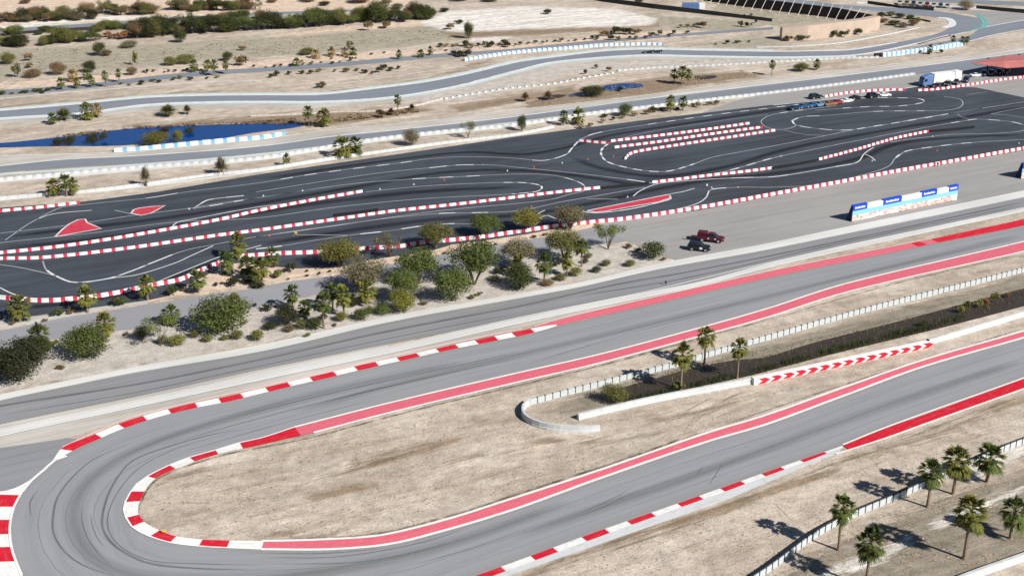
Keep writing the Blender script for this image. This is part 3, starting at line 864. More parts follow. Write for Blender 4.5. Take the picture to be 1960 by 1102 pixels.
for L, w in (([(100, 520), (250, 500), (420, 470)], 5), ([(500, 440), (800, 395), (960, 385)], 4), ([(1200, 320), (1350, 290), (1550, 260)], 5), ([(1560, 242), (1700, 228), (1800, 215)], 4), ([(300, 395), (500, 365), (760, 330)], 3.5), ([(1260, 395), (1500, 350), (1700, 325)], 4), ([(500, 510), (600, 505), (700, 495)], 3)):
    kb.line(L, w, .065)
kb.build('dusty_asphalt', M['kart_dust'])

# ================================================================== ponds and ditch
sheet('pond', [(-200, 282), (0, 274), (102, 264), (180, 254), (255, 246), (357, 241), (490, 237), (587, 237), (567, 244), (490, 254), (420, 266), (357, 273), (270, 277), (200, 280), (128, 280), (0, 283), (-200, 292)], .03, M['pond'])
sheet('pond', [(1158, 164), (1193, 160), (1228, 161), (1232, 166), (1192, 172), (1167, 175), (1152, 171)], .03, M['pond'])
sheet('pond', [(1086, 182), (1120, 179), (1142, 179), (1120, 183), (1092, 186)], .03, M['pond'])
sheet('muddy_water', [(1030, 187), (1070, 181), (1085, 182), (1060, 190), (1034, 193)], .025, M['ditch'])
sheet('muddy_water', [(1330, 146), (1370, 145), (1368, 150), (1332, 153)], .025, M['ditch'])
sheet('ditch_water', [(1170, 762), (1190, 742), (1240, 728), (1320, 706), (1400, 690), (1460, 684), (1560, 655), (1700, 620), (1850, 580), (1960, 552), (2200, 490), (2200, 520), (1960, 586), (1800, 628), (1700, 652), (1600, 676), (1500, 702), (1440, 718), (1330, 742), (1250, 762), (1200, 772)], .03, M['ditch'])

# ================================================================== far roads
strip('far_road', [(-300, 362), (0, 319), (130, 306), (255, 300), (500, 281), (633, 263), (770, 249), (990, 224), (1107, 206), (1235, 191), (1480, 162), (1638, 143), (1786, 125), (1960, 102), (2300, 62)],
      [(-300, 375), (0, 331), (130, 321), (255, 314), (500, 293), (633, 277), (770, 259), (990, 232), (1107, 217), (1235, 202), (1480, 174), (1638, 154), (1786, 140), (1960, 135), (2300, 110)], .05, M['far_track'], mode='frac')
strip('pale_verge', [(-300, 345), (0, 300), (200, 294), (330, 285), (500, 268), (633, 250), (770, 238), (990, 212), (1107, 199), (1235, 184), (1480, 152), (1638, 134), (1960, 92)],
      [(-300, 362), (0, 319), (130, 306), (255, 300), (500, 281), (633, 263), (770, 249), (990, 224), (1107, 206), (1235, 191), (1480, 162), (1638, 143), (1960, 102)], .03, M['pale_dirt'], mode='frac')
sheet('apron', [(1480, 176), (1638, 156), (1753, 142), (1800, 138), (1960, 134), (2300, 108), (2300, 232), (2060, 208), (1960, 188), (1868, 169), (1756, 168), (1640, 186), (1480, 203), (1400, 212), (1330, 222), (1370, 206), (1420, 190)], .04, M['apron'], sm=False)
strip('pale_verge', [(-300, 388), (0, 345), (153, 331), (306, 318), (500, 303), (689, 272), (809, 257), (990, 239), (1123, 219), (1235, 206), (1363, 191), (1480, 178)],
      [(-300, 394), (0, 350), (153, 338), (306, 324), (500, 307), (689, 277), (809, 262), (990, 243), (1123, 223), (1235, 209), (1363, 194), (1480, 181)], .035, M['concrete'], mode='frac')
strip('pale_verge', [(-300, 422), (0, 380), (255, 357), (500, 326), (625, 306), (847, 275), (990, 258), (1064, 243)], [(-300, 425), (0, 385), (255, 361), (500, 329), (625, 309), (847, 277), (990, 260), (1064, 245)], .03, M['concrete'], mode='frac')
R1U = [(-300, 235), (0, 212), (153, 199), (281, 187), (400, 183), (500, 182), (618, 181), (707, 171), (809, 158), (888, 143), (990, 119), (1057, 110), (1159, 98), (1235, 95), (1350, 97), (1480, 99), (1560, 98), (1623, 96), (1715, 82), (1779, 69), (1806, 60), (1820, 50), (1821, 43), (1812, 37), (1780, 32), (1715, 27), (1664, 22), (1600, 17), (1500, 6), (1400, -6)]
R1L = [(-300, 255), (0, 227), (153, 217), (281, 201), (400, 196), (500, 195), (618, 195), (745, 187), (873, 166), (990, 136), (1057, 120), (1159, 110), (1235, 106), (1350, 108), (1480, 110), (1560, 109), (1638, 106), (1756, 84), (1817, 68), (1858, 60), (1876, 54), (1881, 46), (1876, 36), (1864, 29), (1817, 20), (1715, 16), (1639, 12), (1560, 4), (1450, -12)]
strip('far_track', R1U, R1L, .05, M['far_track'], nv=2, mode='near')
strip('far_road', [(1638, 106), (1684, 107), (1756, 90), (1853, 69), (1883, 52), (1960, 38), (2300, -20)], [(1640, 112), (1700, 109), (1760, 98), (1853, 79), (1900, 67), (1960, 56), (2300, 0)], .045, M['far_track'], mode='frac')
sheet('run_off_area', [(1817, 19), (1868, 30), (1883, 43), (1884, 52), (1960, 38), (2300, -20), (2300, -60), (1960, 24), (1900, 22)], .04, M['apron'], sm=False)
fl = Bands()
fl.line(R1U[:19], 1.6, .08, 3)
fl.line(R1L[:19], 1.8, .08, 3)
tq = Bands()
tq.line([(x, y - 2.2) for x, y in R1U[:16]], 2.6, .075, 3)
tq.line([(x, y + 2.2) for x, y in R1L[:17]], 2.6, .075, 3)
tq.line([(0, 334), (255, 317), (500, 296), (770, 261), (990, 235), (1235, 204), (1480, 176)], 2.0, .045, 3)
tq.build('pale_edge_band', M['pale_teal'])
fl.line([(1638, 113), (1700, 110), (1760, 99), (1853, 80), (1900, 68), (1960, 57), (2100, 34)], .7, .08, 3)
fl.line([(1756, 85), (1817, 69), (1860, 60), (1884, 53), (1960, 39), (2100, 16)], .8, .08, 3)
fl.line([(1600, 16), (1664, 21), (1715, 26)], .6, .08, 3)
fl.line([(1639, 11), (1715, 15), (1817, 19)], .9, .08, 3)
for E_, w in (([(0, 318), (130, 305), (255, 299), (500, 280), (633, 262), (770, 248), (990, 223), (1235, 190), (1480, 161), (1638, 142), (1786, 124), (1960, 101)], .7), ([(0, 299), (200, 293), (330, 284), (500, 267), (633, 249), (770, 237), (990, 211), (1235, 183), (1480, 151), (1700, 125), (1960, 90)], .6),
              ([(1480, 202), (1640, 185), (1756, 166)], .5), ([(0, 190), (102, 180), (255, 168), (383, 158), (500, 156)], .9), ([(610, 166), (720, 152), (800, 140), (888, 127)], .6)):
    fl.line(E_, w, .085, 3)
fl.build('edge_line', M['line'])
fg = Bands()
for E_ in ([(1864, 28), (1876, 35), (1882, 46), (1878, 54)], [(1871, 27), (1884, 36), (1889, 46), (1884, 53)]):
    fg.line(E_, .8, .09, 1)
fg.line([(1850, 62), (1884, 53)], .8, .095, 1)
fg.build('teal_kerb', M['teal'])
fw = Bands()
for E_ in ([(1796, 35), (1812, 36), (1822, 42), (1820, 50), (1806, 54)],):
    fw.line(E_, 3.0, .09, 1)
for L, d in ((R1U[6:11], 1), (R1L[8:13], 1), (R1U[14:18], 1)):
    P = smooth(pts(L), 1)
    s = arclen(P)
    t = 0
    while t < s[-1] - 6:
        fw.line(None, 1.5, .10, raw=[walk(P, s, t + k)[0] for k in (0, 2.5, 5)])
        t += 9
fw.build('white_kerb', M['line'])
# access road of the far side
strip('access_road', [(-300, 186), (0, 173), (153, 162), (281, 147), (383, 137), (500, 130), (669, 118), (822, 105), (990, 93), (1107, 81), (1261, 68), (1480, 52)], [(-300, 199), (0, 183), (153, 171), (281, 156), (383, 146), (500, 138), (669, 126), (822, 112), (990, 99), (1107, 87), (1261, 73), (1480, 57)], .035, M['far_track'], mode='frac')
strip('dirt_road', [(-300, 60), (0, 56), (100, 50), (255, 40), (400, 30), (520, 24), (700, 18)], [(-300, 68), (0, 62), (100, 56), (255, 46), (400, 36), (520, 29), (700, 22)], .03, M['far_track'], mode='frac')
strip('creek', [(30, 61), (120, 55), (255, 47)], [(30, 66), (120, 61), (255, 53)], .035, M['ditch'], mode='frac')
strip('access_road', [(1640, 4), (1720, 8), (1830, 12), (1960, 18), (2200, 30)], [(1640, 8), (1720, 13), (1830, 17), (1960, 25), (2200, 40)], .03, M['concrete'], mode='frac')
strip('access_road', [(1660, -8), (1760, -4), (1960, 4), (2200, 14)], [(1660, -3), (1760, 3), (1960, 12), (2200, 24)], .03, M['far_track'], mode='frac')
strip('pale_verge', [(x, y + 1) for x, y in R1L[:14]], [(x, y + (12 if x < 700 else 8)) for x, y in R1L[:14]], .03, M['pale_dirt'], mode='frac')

def litter(name, label, poly, n, lo, hi, m, seed, tuft=False):
    rng = random.Random(seed)
    V, Fc = [], []
    xs = [p[0] for p in poly]
    ys = [p[1] for p in poly]
    k = 0
    while k < n:
        x, y = rng.uniform(min(xs), max(xs)), rng.uniform(min(ys), max(ys))
        ins = False
        for a, b in zip(poly, poly[1:] + poly[:1]):
            if (a[1] > y) != (b[1] > y) and x < (b[0] - a[0]) * (y - a[1]) / (b[1] - a[1]) + a[0]: ins = not ins
        if not ins: continue
        k += 1
        p = at(x, y)
        if noise.noise(p * .09) < -.05 and rng.random() < .8: continue
        for _ in range(rng.randint(5, 9) if tuft else 1):
            r = rng.uniform(lo, hi)
            if tuft:
                a = rng.uniform(0, 6.28)
                q = p + Vector((rng.gauss(0, .12), rng.gauss(0, .12), 0))
                d = Vector((math.cos(a), math.sin(a), rng.uniform(.6, 1.6))).normalized() * r
                e = Vector((-math.sin(a), math.cos(a), 0)) * r * .18
                o = len(V)
                V += [q - e, q + e, q + d]
                Fc.append((o, o + 1, o + 2))
            else:
                o = len(V)
                ring = [p + Vector((r * math.cos(j * 1.2566 + .3) * rng.uniform(.7, 1.2), r * math.sin(j * 1.2566) * rng.uniform(.7, 1.2), 0)) for j in range(5)]
                V += ring + [p + Vector((rng.gauss(0, r * .2), rng.gauss(0, r * .2), r * rng.uniform(.5, .9)))]
                Fc += [(o + j, o + (j + 1) % 5, o + 5) for j in range(5)]
    tag(link(name, mesh(name, V, Fc, m)), label, name.replace('_', ' '), kind='stuff')
INFIELD = [(300, 940), (420, 890), (560, 855), (760, 800), (990, 750), (1000, 815), (1160, 840), (1320, 790), (1440, 745), (1600, 712), (1560, 755), (1300, 840), (980, 945), (760, 1010), (560, 1030), (380, 1025), (290, 1000)]
NEAR = [(1020, 1102), (1240, 1026), (1480, 940), (1700, 858), (1960, 765), (1960, 835), (1720, 935), (1600, 990), (1440, 1102)]
CORNER = [(1480, 1102), (1640, 1000), (1960, 870), (1960, 1050), (1830, 1102)]
litter('stones', 'small scattered stones on the hairpin infield', INFIELD, 900, .05, .16, M['rock'], 1)
litter('stones', 'small scattered stones on the sand right of the lower kerb', NEAR, 600, .05, .15, M['rock'], 2)
litter('dry_grass', 'sparse dry tufts on the hairpin infield', INFIELD, 900, .08, .24, M['f_brown'], 3, True)
litter('dry_grass', 'sparse dry tufts on the sand right of the lower kerb', NEAR, 500, .08, .22, M['f_brown'], 4, True)
litter('dry_grass', 'dry tufts and stubble between the bottom right palms', CORNER, 700, .1, .32, M['f_straw'], 5, True)
litter('stones', 'pale stones between the bottom right palms', CORNER, 300, .06, .2, M['rock'], 6)
litter('dry_grass', 'dry reeds along the upper bank of the blue pond', [(100, 262), (250, 243), (480, 233), (700, 218), (820, 208), (800, 216), (600, 240), (480, 237), (250, 248), (110, 267)], 900, .3, .9, M['f_brown'], 7, True)
litter('dry_grass', 'dry yellow grass around the small pond', [(1000, 196), (1150, 172), (1240, 150), (1440, 135), (1460, 146), (1240, 174), (1160, 186), (1010, 206)], 500, .2, .55, M['f_straw'], 8, True)
litter('dry_grass', 'sparse scrub on the grey field', [(0, 96), (300, 90), (840, 55), (880, 74), (600, 100), (300, 126), (0, 140)], 700, .2, .6, M['f_grey'], 9, True)

M['arrowblue'] = paint('arrow_blue', (.16, .38, .62), .15, .8)
M['joint'] = paint('grey_joint', (.38, .385, .385), .2, .8)
M['fencepanel'] = paint('fence_panel', (.44, .475, .49), .2, .6)

# ================================================================== barriers made of blocks
def block_mesh(name, l, w, h, m, prof='jersey'):
    """one barrier block, long axis X, base at z=0"""
    if prof == 'jersey':
        sec = [(-.5, 0), (.5, 0), (.5, .18), (.30, .5), (.26, .94), (.20, 1), (-.20, 1), (-.26, .94), (-.30, .5), (-.5, .18)]
    elif prof == 'tyre':
        sec = [(-.5, 0), (.5, 0), (.5, .92), (.44, 1), (-.44, 1), (-.5, .92)]
    else:
        sec = [(-.5, 0), (.5, 0), (.5, 1), (-.5, 1)]
    b = MB()
    e = min(.04, l * .06)
    b.loft([[Vector((x, a * w * k, c * h * (1 - (1 - k) * .3))) for a, c in sec] for x, k in ((-l / 2, .9), (-l / 2 + e, 1), (l / 2 - e, 1), (l / 2, .9))])
    return b.me(name, m)

def chain(name, label, cat, px, pattern, group=None, z0=.06, prof='jersey', smoothed=True, cap=100):
    """barrier of blocks laid end to end along the photo line px; pattern: (part, length, width, height, material)"""
    P = smooth(pts(px), 1.0) if smoothed else pts(px)
    s = arclen(P)
    root = thing(name, label, cat, (P[0].x, P[0].y, z0), 0, group)
    me = {i: block_mesh(p[0], p[1], p[2], p[3], p[4], p[5] if len(p) > 5 else prof) for i, p in enumerate(pattern)}
    cnt, rest = {}, {}
    t, i = 0.0, 0
    while t + pattern[i][1] * .6 < s[-1]:
        nm, l, w, h, m = pattern[i][:5]
        p, d = walk(P, s, min(t + l / 2, s[-1]))
        mt = Matrix.Translation((p.x - P[0].x, p.y - P[0].y, 0)) @ Matrix.Rotation(math.atan2(d.y, d.x), 4, 'Z')
        cnt[nm] = cnt.get(nm, 0) + 1
        if cnt[nm] <= cap:
            o = link(nm, me[i], root)
            o.matrix_local = mt
        else:
            b = rest.setdefault(nm, (MB(), m))[0]
            b.add([mt @ v.co for v in me[i].vertices], [tuple(f.vertices) for f in me[i].polygons])
        t += l
        i = (i + 1) % len(pattern)
    for nm, (b, m) in rest.items():
        tag(b.build(nm, m, root), kind='stuff')
    return root

def kart_bar(label, px, lw=1.75, lr=.85, h=.62, w=.62, group='red and white kart track barriers'):
    return chain('kart_barrier', label, 'track barrier', px, [('white_block', lw, w, h, M['white']), ('red_block', lr, w, h, M['kartred'])], group)
kart_bar('short red and white barrier on the far left edge of the black kart track', [(-60, 413), (0, 406), (75, 399), (158, 389)])
kart_bar('red and white barrier across the left of the kart track, ending below a spiky shrub', [(-80, 493), (0, 486), (128, 472), (286, 447), (430, 420), (490, 406), (592, 386), (694, 368)])
kart_bar('longest red and white barrier, along the middle of the track to a dark stack', [(-80, 502), (0, 497), (82, 495), (230, 479), (420, 452), (500, 442), (669, 418), (745, 407), (900, 390), (990, 379), (1082, 368), (1148, 361)])
kart_bar('red and white barrier in the centre right, beginning where white dashes meet it', [(1248, 351), (1300, 345), (1363, 337), (1420, 331), (1474, 324)], 1.5, .8)
kart_bar('red and white barrier slanting up to the right below the parked cars', [(1567, 307), (1639, 288), (1715, 266), (1777, 253)], 1.2, .9)
kart_bar('topmost of three parallel red and white barriers', [(1169, 272), (1255, 262), (1350, 250), (1433, 238)], 1.4, .9)
kart_bar('middle one of three parallel red and white barriers', [(1176, 284), (1255, 274), (1350, 260), (1400, 253), (1460, 245)], 1.4, .9)
kart_bar('lowest of three parallel red and white barriers with a bent left end', [(1196, 306), (1203, 298), (1215, 293), (1300, 279), (1400, 264), (1485, 251)], 1.4, .9)
kart_bar('stub of red and white barrier at the left tip of the white loop', [(1109, 271), (1140, 274), (1164, 276)], 1.3, .9)
kart_bar('red and white barrier curving round the lower left bend behind the palms', [(-100, 565), (0, 572), (40, 576), (77, 578), (115, 577), (153, 573), (190, 569), (230, 562), (270, 553), (310, 545), (344, 538), (385, 520), (423, 504)], 1.5, .85, .8, .7)
kart_bar('red and white barrier seen between palm crowns at the left end of the planter', [(456, 493), (492, 491), (524, 488)], 1.4, .8, .8, .7)
kart_bar('long red and white barrier between kart track and grey apron, running off the right edge', [(526, 488), (609, 485), (671, 480), (774, 473), (808, 467), (866, 462), (921, 456), (984, 447), (1011, 443), (1066, 435), (1130, 428), (1197, 421), (1337, 400), (1480, 374), (1600, 352), (1715, 330), (1838, 308), (1960, 286), (2040, 272)], 1.45, .9, .8, .7)
kart_bar('small red and white barrier behind the row of parked cars', [(1578, 187), (1612, 181), (1660, 176), (1700, 174), (1735, 174)], 1.3, .9, .7)
kart_bar('red and white barrier in front of the white transporter and red canopy', [(1757, 175), (1790, 173), (1850, 165), (1900, 157), (1960, 149), (2060, 134)], 1.2, 1.0, .7)
for lab, L in (('low dark tyre stack between two red and white barriers in the middle of the track', [(1152, 362), (1200, 357), (1246, 352)]), ('low dark tyre stack running right from the central barrier end', [(1476, 324), (1520, 317), (1564, 309)]),
               ('dark tyre stack at the right end of the slanting barrier', [(1780, 253), (1820, 250), (1862, 245)]), ('short dark tyre stack resting on the long middle barrier', [(640, 414), (690, 408), (722, 404)])):
    chain('tyre_stack', lab, 'tyre stack', L, [('tyre_block', 1.1, .65, .55, M['tyre'])], 'dark tyre stacks on the kart track', prof='tyre')
CW = ('white_block', 2.2, 1.0, 1.0, M['wall_conc'])
chain('block_barrier', 'pale blue and white tyre barrier right in front of the blue pond', 'track barrier', [(219, 291), (255, 289), (357, 279), (430, 272), (500, 266), (545, 258)], [('white_block', 2.3, 1.1, 1.0, M['white'], 'tyre'), ('blue_block', 1.2, 1.1, .98, M['arrowblue'], 'tyre')], 'pale block barriers along the far roads')
chain('block_barrier', 'white block barrier with pale blue joints along the near side of the far road', 'track barrier', [(-80, 356), (0, 346), (153, 332), (306, 319), (408, 312), (500, 304), (600, 288), (689, 273), (809, 258), (990, 240), (1123, 220), (1235, 207), (1363, 192), (1480, 179), (1600, 164), (1753, 143)], [('white_block', 1.5, .8, .75, M['wall_conc'], 'tyre'), ('grey_block', .9, .75, .66, M['joint'], 'tyre')], 'pale block barriers along the far roads')
chain('panel_fence', 'low white panel fence with dark posts on the sand directly behind the kart track', 'fence', [(-80, 391), (0, 382), (100, 374), (153, 370), (255, 358), (408, 337), (500, 327), (625, 307), (740, 291), (847, 276), (990, 259), (1064, 244)], [('panel', 2.2, .3, .75, M['wall_conc'], 'box'), ('post', .16, .3, .85, M['joint'], 'box')], 'pale fences along the far roads')
chain('block_barrier', 'white and pale blue block barrier outside the far curve below the salt flat', 'track barrier', [(888, 117), (940, 109), (985, 103), (1107, 93), (1159, 89), (1235, 87), (1274, 88)], [('white_block', 1.3, 1.4, 1.0, M['white'], 'tyre'), ('blue_block', .8, 1.2, .8, M['arrowblue'], 'tyre')], 'pale block barriers along the far roads')
chain('block_barrier', 'thin row of white blocks behind the small pond and three palms', 'track barrier', [(1182, 137), (1260, 131), (1312, 129), (1400, 125), (1486, 120), (1613, 113), (1680, 111)], [('white_block', 1.2, .8, .6, M['wall_conc'], 'tyre'), ('grey_block', 1.0, .7, .5, M['joint'], 'tyre')], 'pale block barriers along the far roads')
chain('block_barrier', 'pale blue barrier of leaning white arrows right of a short black block, upper right', 'track barrier', [(1688, 109), (1740, 103), (1790, 96), (1843, 87)], [('white_block', 1.2, 1.4, 1.5, M['white'], 'tyre'), ('blue_block', 1.0, 1.4, 1.5, M['arrowblue'], 'tyre')], 'pale block barriers along the far roads')
chain('tyre_stack', 'short black tyre block at the left end of the arrow barrier', 'tyre stack', [(1674, 109), (1687, 108)], [('tyre_block', 1.4, 1.2, 1.1, M['tyre'])], prof='tyre')
chain('panel_fence', 'pale grey fence along the sand beside the far curve, left of the dry fronds', 'fence', [(480, 224), (560, 221), (640, 216), (720, 214), (800, 203), (850, 190)], [('panel', 1.6, .25, .5, M['post'], 'box'), ('post', .5, .25, .55, M['joint'], 'box')], 'pale fences along the far roads')
chain('block_barrier', 'broken line of white stones and blocks left of the small pond', 'track barrier', [(850, 191), (900, 182), (980, 170), (1057, 162), (1110, 152), (1172, 141)], [('white_block', 1.1, 1.0, .55, M['wall_conc'], 'tyre'), ('grey_block', 1.5, .7, .25, M['joint'], 'tyre')], 'pale block barriers along the far roads')
chain('block_barrier', 'low white kerb wall below the tan block wall at upper right', 'track barrier', [(1447, 92), (1540, 89), (1610, 83), (1700, 67), (1760, 54)], [('white_block', 3, .6, .35, M['wall_conc'], 'box')], 'pale block barriers along the far roads', cap=40)

# ------------------------------------------------------------------ the near concrete barriers
def wall_run(name, label, cat, px, w, h, m, group=None, z0=0.0, part='wall'):
    P = smooth(pts(px), 1.0)
    N = normals(P)
    root = thing(name, label, cat, (P[0].x, P[0].y, z0), 0, group)
    b = MB()
    sec = [(-.5, 0), (.5, 0), (.5, .15), (.36, .4), (.3, 1), (-.3, 1), (-.36, .4), (-.5, .15)]
    b.loft([[p - P[0] + n * (a * w) + Vector((0, 0, c * h)) for a, c in sec] for p, n in zip(P, N)])
    b.build(part, m, root)
    return root
FENCE_PX = [(1014, 774), (1025, 771), (1090, 754), (1199, 726), (1290, 702), (1378, 676), (1480, 647), (1588, 616), (1715, 582), (1843, 550), (1960, 520), (2060, 492)]
chain('panel_fence', 'white panel barrier with dark posts above the dark ditch, right of the hairpin infield', 'fence', FENCE_PX, [('panel', 1.42, .26, 1.02, M['fencepanel'], 'box'), ('post', .13, .34, 1.16, M['dark_metal'], 'box')], 'panel barriers beside the race track', z0=0)
wall_run('curved_barrier', 'smooth concrete barrier curling round the end of the ditch, dark outer side', 'barrier', [(1014, 772), (1001, 785), (1003, 801), (1020, 813), (1048, 821), (1085, 825), (1120, 826), (1148, 824)], .55, 1.15, M['wall_conc'])
wall_run('concrete_barrier', 'plain white concrete barrier below the ditch, left of the red arrows', 'barrier', [(1106, 803), (1112, 801), (1235, 772), (1311, 757), (1380, 744), (1438, 733)], .75, 1.1, M['wall_conc'], 'plain concrete barriers beside the race track')
wall_run('concrete_barrier', 'plain white concrete barrier right of the red arrows, running off the right edge', 'barrier', [(1776, 659), (1860, 634), (1960, 604), (2100, 560)], .75, 1.1, M['wall_conc'], 'plain concrete barriers beside the race track')
wall_run('concrete_barrier', 'plain white concrete barrier in the bottom right corner', 'barrier', [(1790, 1135), (1843, 1112), (1960, 1070), (2100, 1020)], .8, 1.1, M['wall_conc'], 'plain concrete barriers beside the race track')
LOWF = [(1380, 1160), (1437, 1116), (1470, 1094), (1500, 1072), (1554, 1032), (1600, 1005), (1638, 987), (1715, 955), (1766, 932), (1858, 890), (1911, 867), (1960, 848), (2060, 812)]
lf_ = chain('panel_fence', 'white panel barrier with dark posts behind the tall palms, bottom right', 'fence', LOWF, [('panel', 1.34, .26, 1.02, M['fencepanel'], 'box'), ('post', .14, .36, 1.18, M['dark_metal'], 'box')], 'panel barriers beside the race track', z0=0)

Pf = smooth(pts(LOWF), 1.0)
b = MB()
b.tube([p - Pf[0] + Vector((0, 0, 1.12)) for p in Pf], [.09] * len(Pf), 6)
b.build('top_rail', M['dark_metal'], lf_)

def chevrons():
    A, B = at(1440, 735), at(1776, 663)
    L = (B - A).length
    rz = math.atan2(B.y - A.y, B.x - A.x)
    t = thing('arrow_barrier', 'white barrier with a row of red arrows pointing right', 'barrier', A, rz)
    b = MB()
    b.loft([[Vector((x, y, z)) for y, z in ((-.55, 0), (.45, 0), (.45, 1.2), (.38, 1.28), (-.42, 1.28), (-.55, 1.15))] for x in (0, L)])
    b.build('wall', M['white'], t)
    n = 15
    p = L / n
    for k in range(n):
        x = (k + .45) * p
        c = MB()
        w = p * .64
        a = p * .36
        # arrow head on the front face: two slanted bars, a hand's width thick
        y = -.57
        for z0, z1 in ((.04, .60), (1.14, .60)):
            V = [(x - a * .5, y, z0), (x - a * .5 + w, y, z0), (x + a * .6 + w, y, z1), (x + a * .6, y, z1)]
            V += [(q[0], -.52, q[2]) for q in V]
            c.add(V, [(0, 1, 2, 3), (7, 6, 5, 4), (0, 4, 5, 1), (1, 5, 6, 2), (2, 6, 7, 3), (3, 7, 4, 0)])
        c.build('red_arrow', M['red'], t)
    e = MB()
    e.box(L - .25, L + .12, -.2, .5, 1.283, 1.40)
    e.build('end_cap', M['tyre'], t)
chevrons()

# ------------------------------------------------------------------ walls in the far right
def wall_px(name, label, cat, base, tops, thick, m, part='wall'):
    P = pts(base)
    H = [hz(p, y) for p, y in zip(P, tops)]
    root = thing(name, label, cat, P[0])
    b = MB()
    N = normals(P)
    b.loft([[p - P[0], p - P[0] + n * thick, p - P[0] + n * thick + Vector((0, 0, h)), p - P[0] + Vector((0, 0, h))] for p, n, h in zip(P, N, H)])
    b.build(part, m, root)
    return root, P, H
wall_px('block_wall', 'tan block wall with a lit front and dark left end, upper right', 'wall', [(1496, 78), (1545, 77), (1606, 70), (1657, 63), (1683, 56)], [54, 49.5, 43, 37, 31.5], 3.0, M['tan_wall'])
FWB = [(1681, 52), (1650, 43), (1600, 35), (1520, 25), (1443, 15), (1370, 4), (1260, -12), (1160, -26)]
root, P, H = wall_px('braced_wall', 'long dark curved wall with slanting pale braces, top right', 'wall', FWB, [31, 25, 15, 6, -3, -12, -26, -38], .8, M['dark_wall'])
Ps = smooth(P, 2)
s_ = arclen(Ps)
for k in range(30):
    d = 8 + k * (s_[-1] - 14) / 30
    p, t_ = walk(Ps, s_, d)
    n_ = Vector((t_.y, -t_.x, 0))
    if n_.y > 0: n_ = -n_
    h_ = 5.0
    b = MB()
    b.tube([p + n_ * 5.0 - P[0] + Vector((0, 0, 0)), p - n_ * .2 - P[0] + Vector((0, 0, h_ + .4))], [.13, .13], 4)
    b.build('brace', M['post'], root)
wall_px('low_wall', 'thin dark straight wall running from the top edge down to the right', 'wall', [(1120, -3), (1160, 5), (1250, 17), (1350, 28), (1477, 42)], [-12, -3, 8, 20, 36], .4, M['dark_metal'])
t = thing('container', 'long blue container with a white end section behind the thin dark wall', 'container', at(1306, 19), math.radians(-4))
L_ = 31 / ppm(1320, 15)
b = MB(); b.box(0, L_, 0, 3, .1, 2.7)
for k in range(12): b.box(L_ * (k + .3) / 12, L_ * (k + .6) / 12, -.06, -.01, .3, 2.5)
b.build('body', M['midblue'], t)
b = MB(); b.box(L_ + .1, L_ + 2.6, 0, 3, .1, 2.6)
b.box(L_ + .3, L_ + 2.4, -.06, -.01, .3, 2.4)
b.build('end_section', M['white'], t)
b = MB(); b.box(.4, 1, .1, 2.9, 0, .1); b.box(L_ - 1, L_ - .4, .1, 2.9, 0, .1); b.build('skid', M['dark_metal'], t)
for lab, bs, tp in (('left one of the two dark hedge like walls along the top edge', [(1660, 8), (1721, 16), (1787, 21)], [2, 11, 15]), ('right one of the two dark hedge like walls along the top edge', [(1868, 17), (1915, 22), (1960, 26), (2060, 38)], [11, 15, 18.5, 30])):
    wall_px('low_wall', lab, 'wall', bs, tp, .5, M['dark_wall'])

# ------------------------------------------------------------------ advertising wall on the apron
def ad_image():
    m, n, b = mat('printed_landscape')
    tc = nd(n, 'ShaderNodeTexCoord')
    s = tc.outputs['Object']
    a = noise_node(n, s, (.9, 1, 1.6), 0, detail=5, rough=.7)
    c = noise_node(n, s, (.25, 1, .9), 0, detail=4, rough=.6)
    col = mixc(n, remap(n, a, .38, .6), (.30, .16, .13), (.80, .60, .55))
    col = mixc(n, remap(n, c, .5, .62), col, (.85, .74, .66))
    d = noise_node(n, s, (.16, 1, .5), 1.0, detail=5)
    col = mixc(n, remap(n, d, .60, .68), col, (.07, .06, .08))
    col = mixc(n, remap(n, d, .30, .38, 1, 0), col, (.80, .33, .30))
    sep = nd(n, 'ShaderNodeSeparateXYZ')
    n.links.new(s, sep.inputs[0])
    col = mixc(n, remap(n, math_n(n, 'ADD', sep.outputs[2], math_n(n, 'MULTIPLY', a, .8)), 1.75, 2.2), col, (.20, .46, .80))
    n.links.new(col, b.inputs['Base Color'])
    return m
M['ad'] = ad_image()
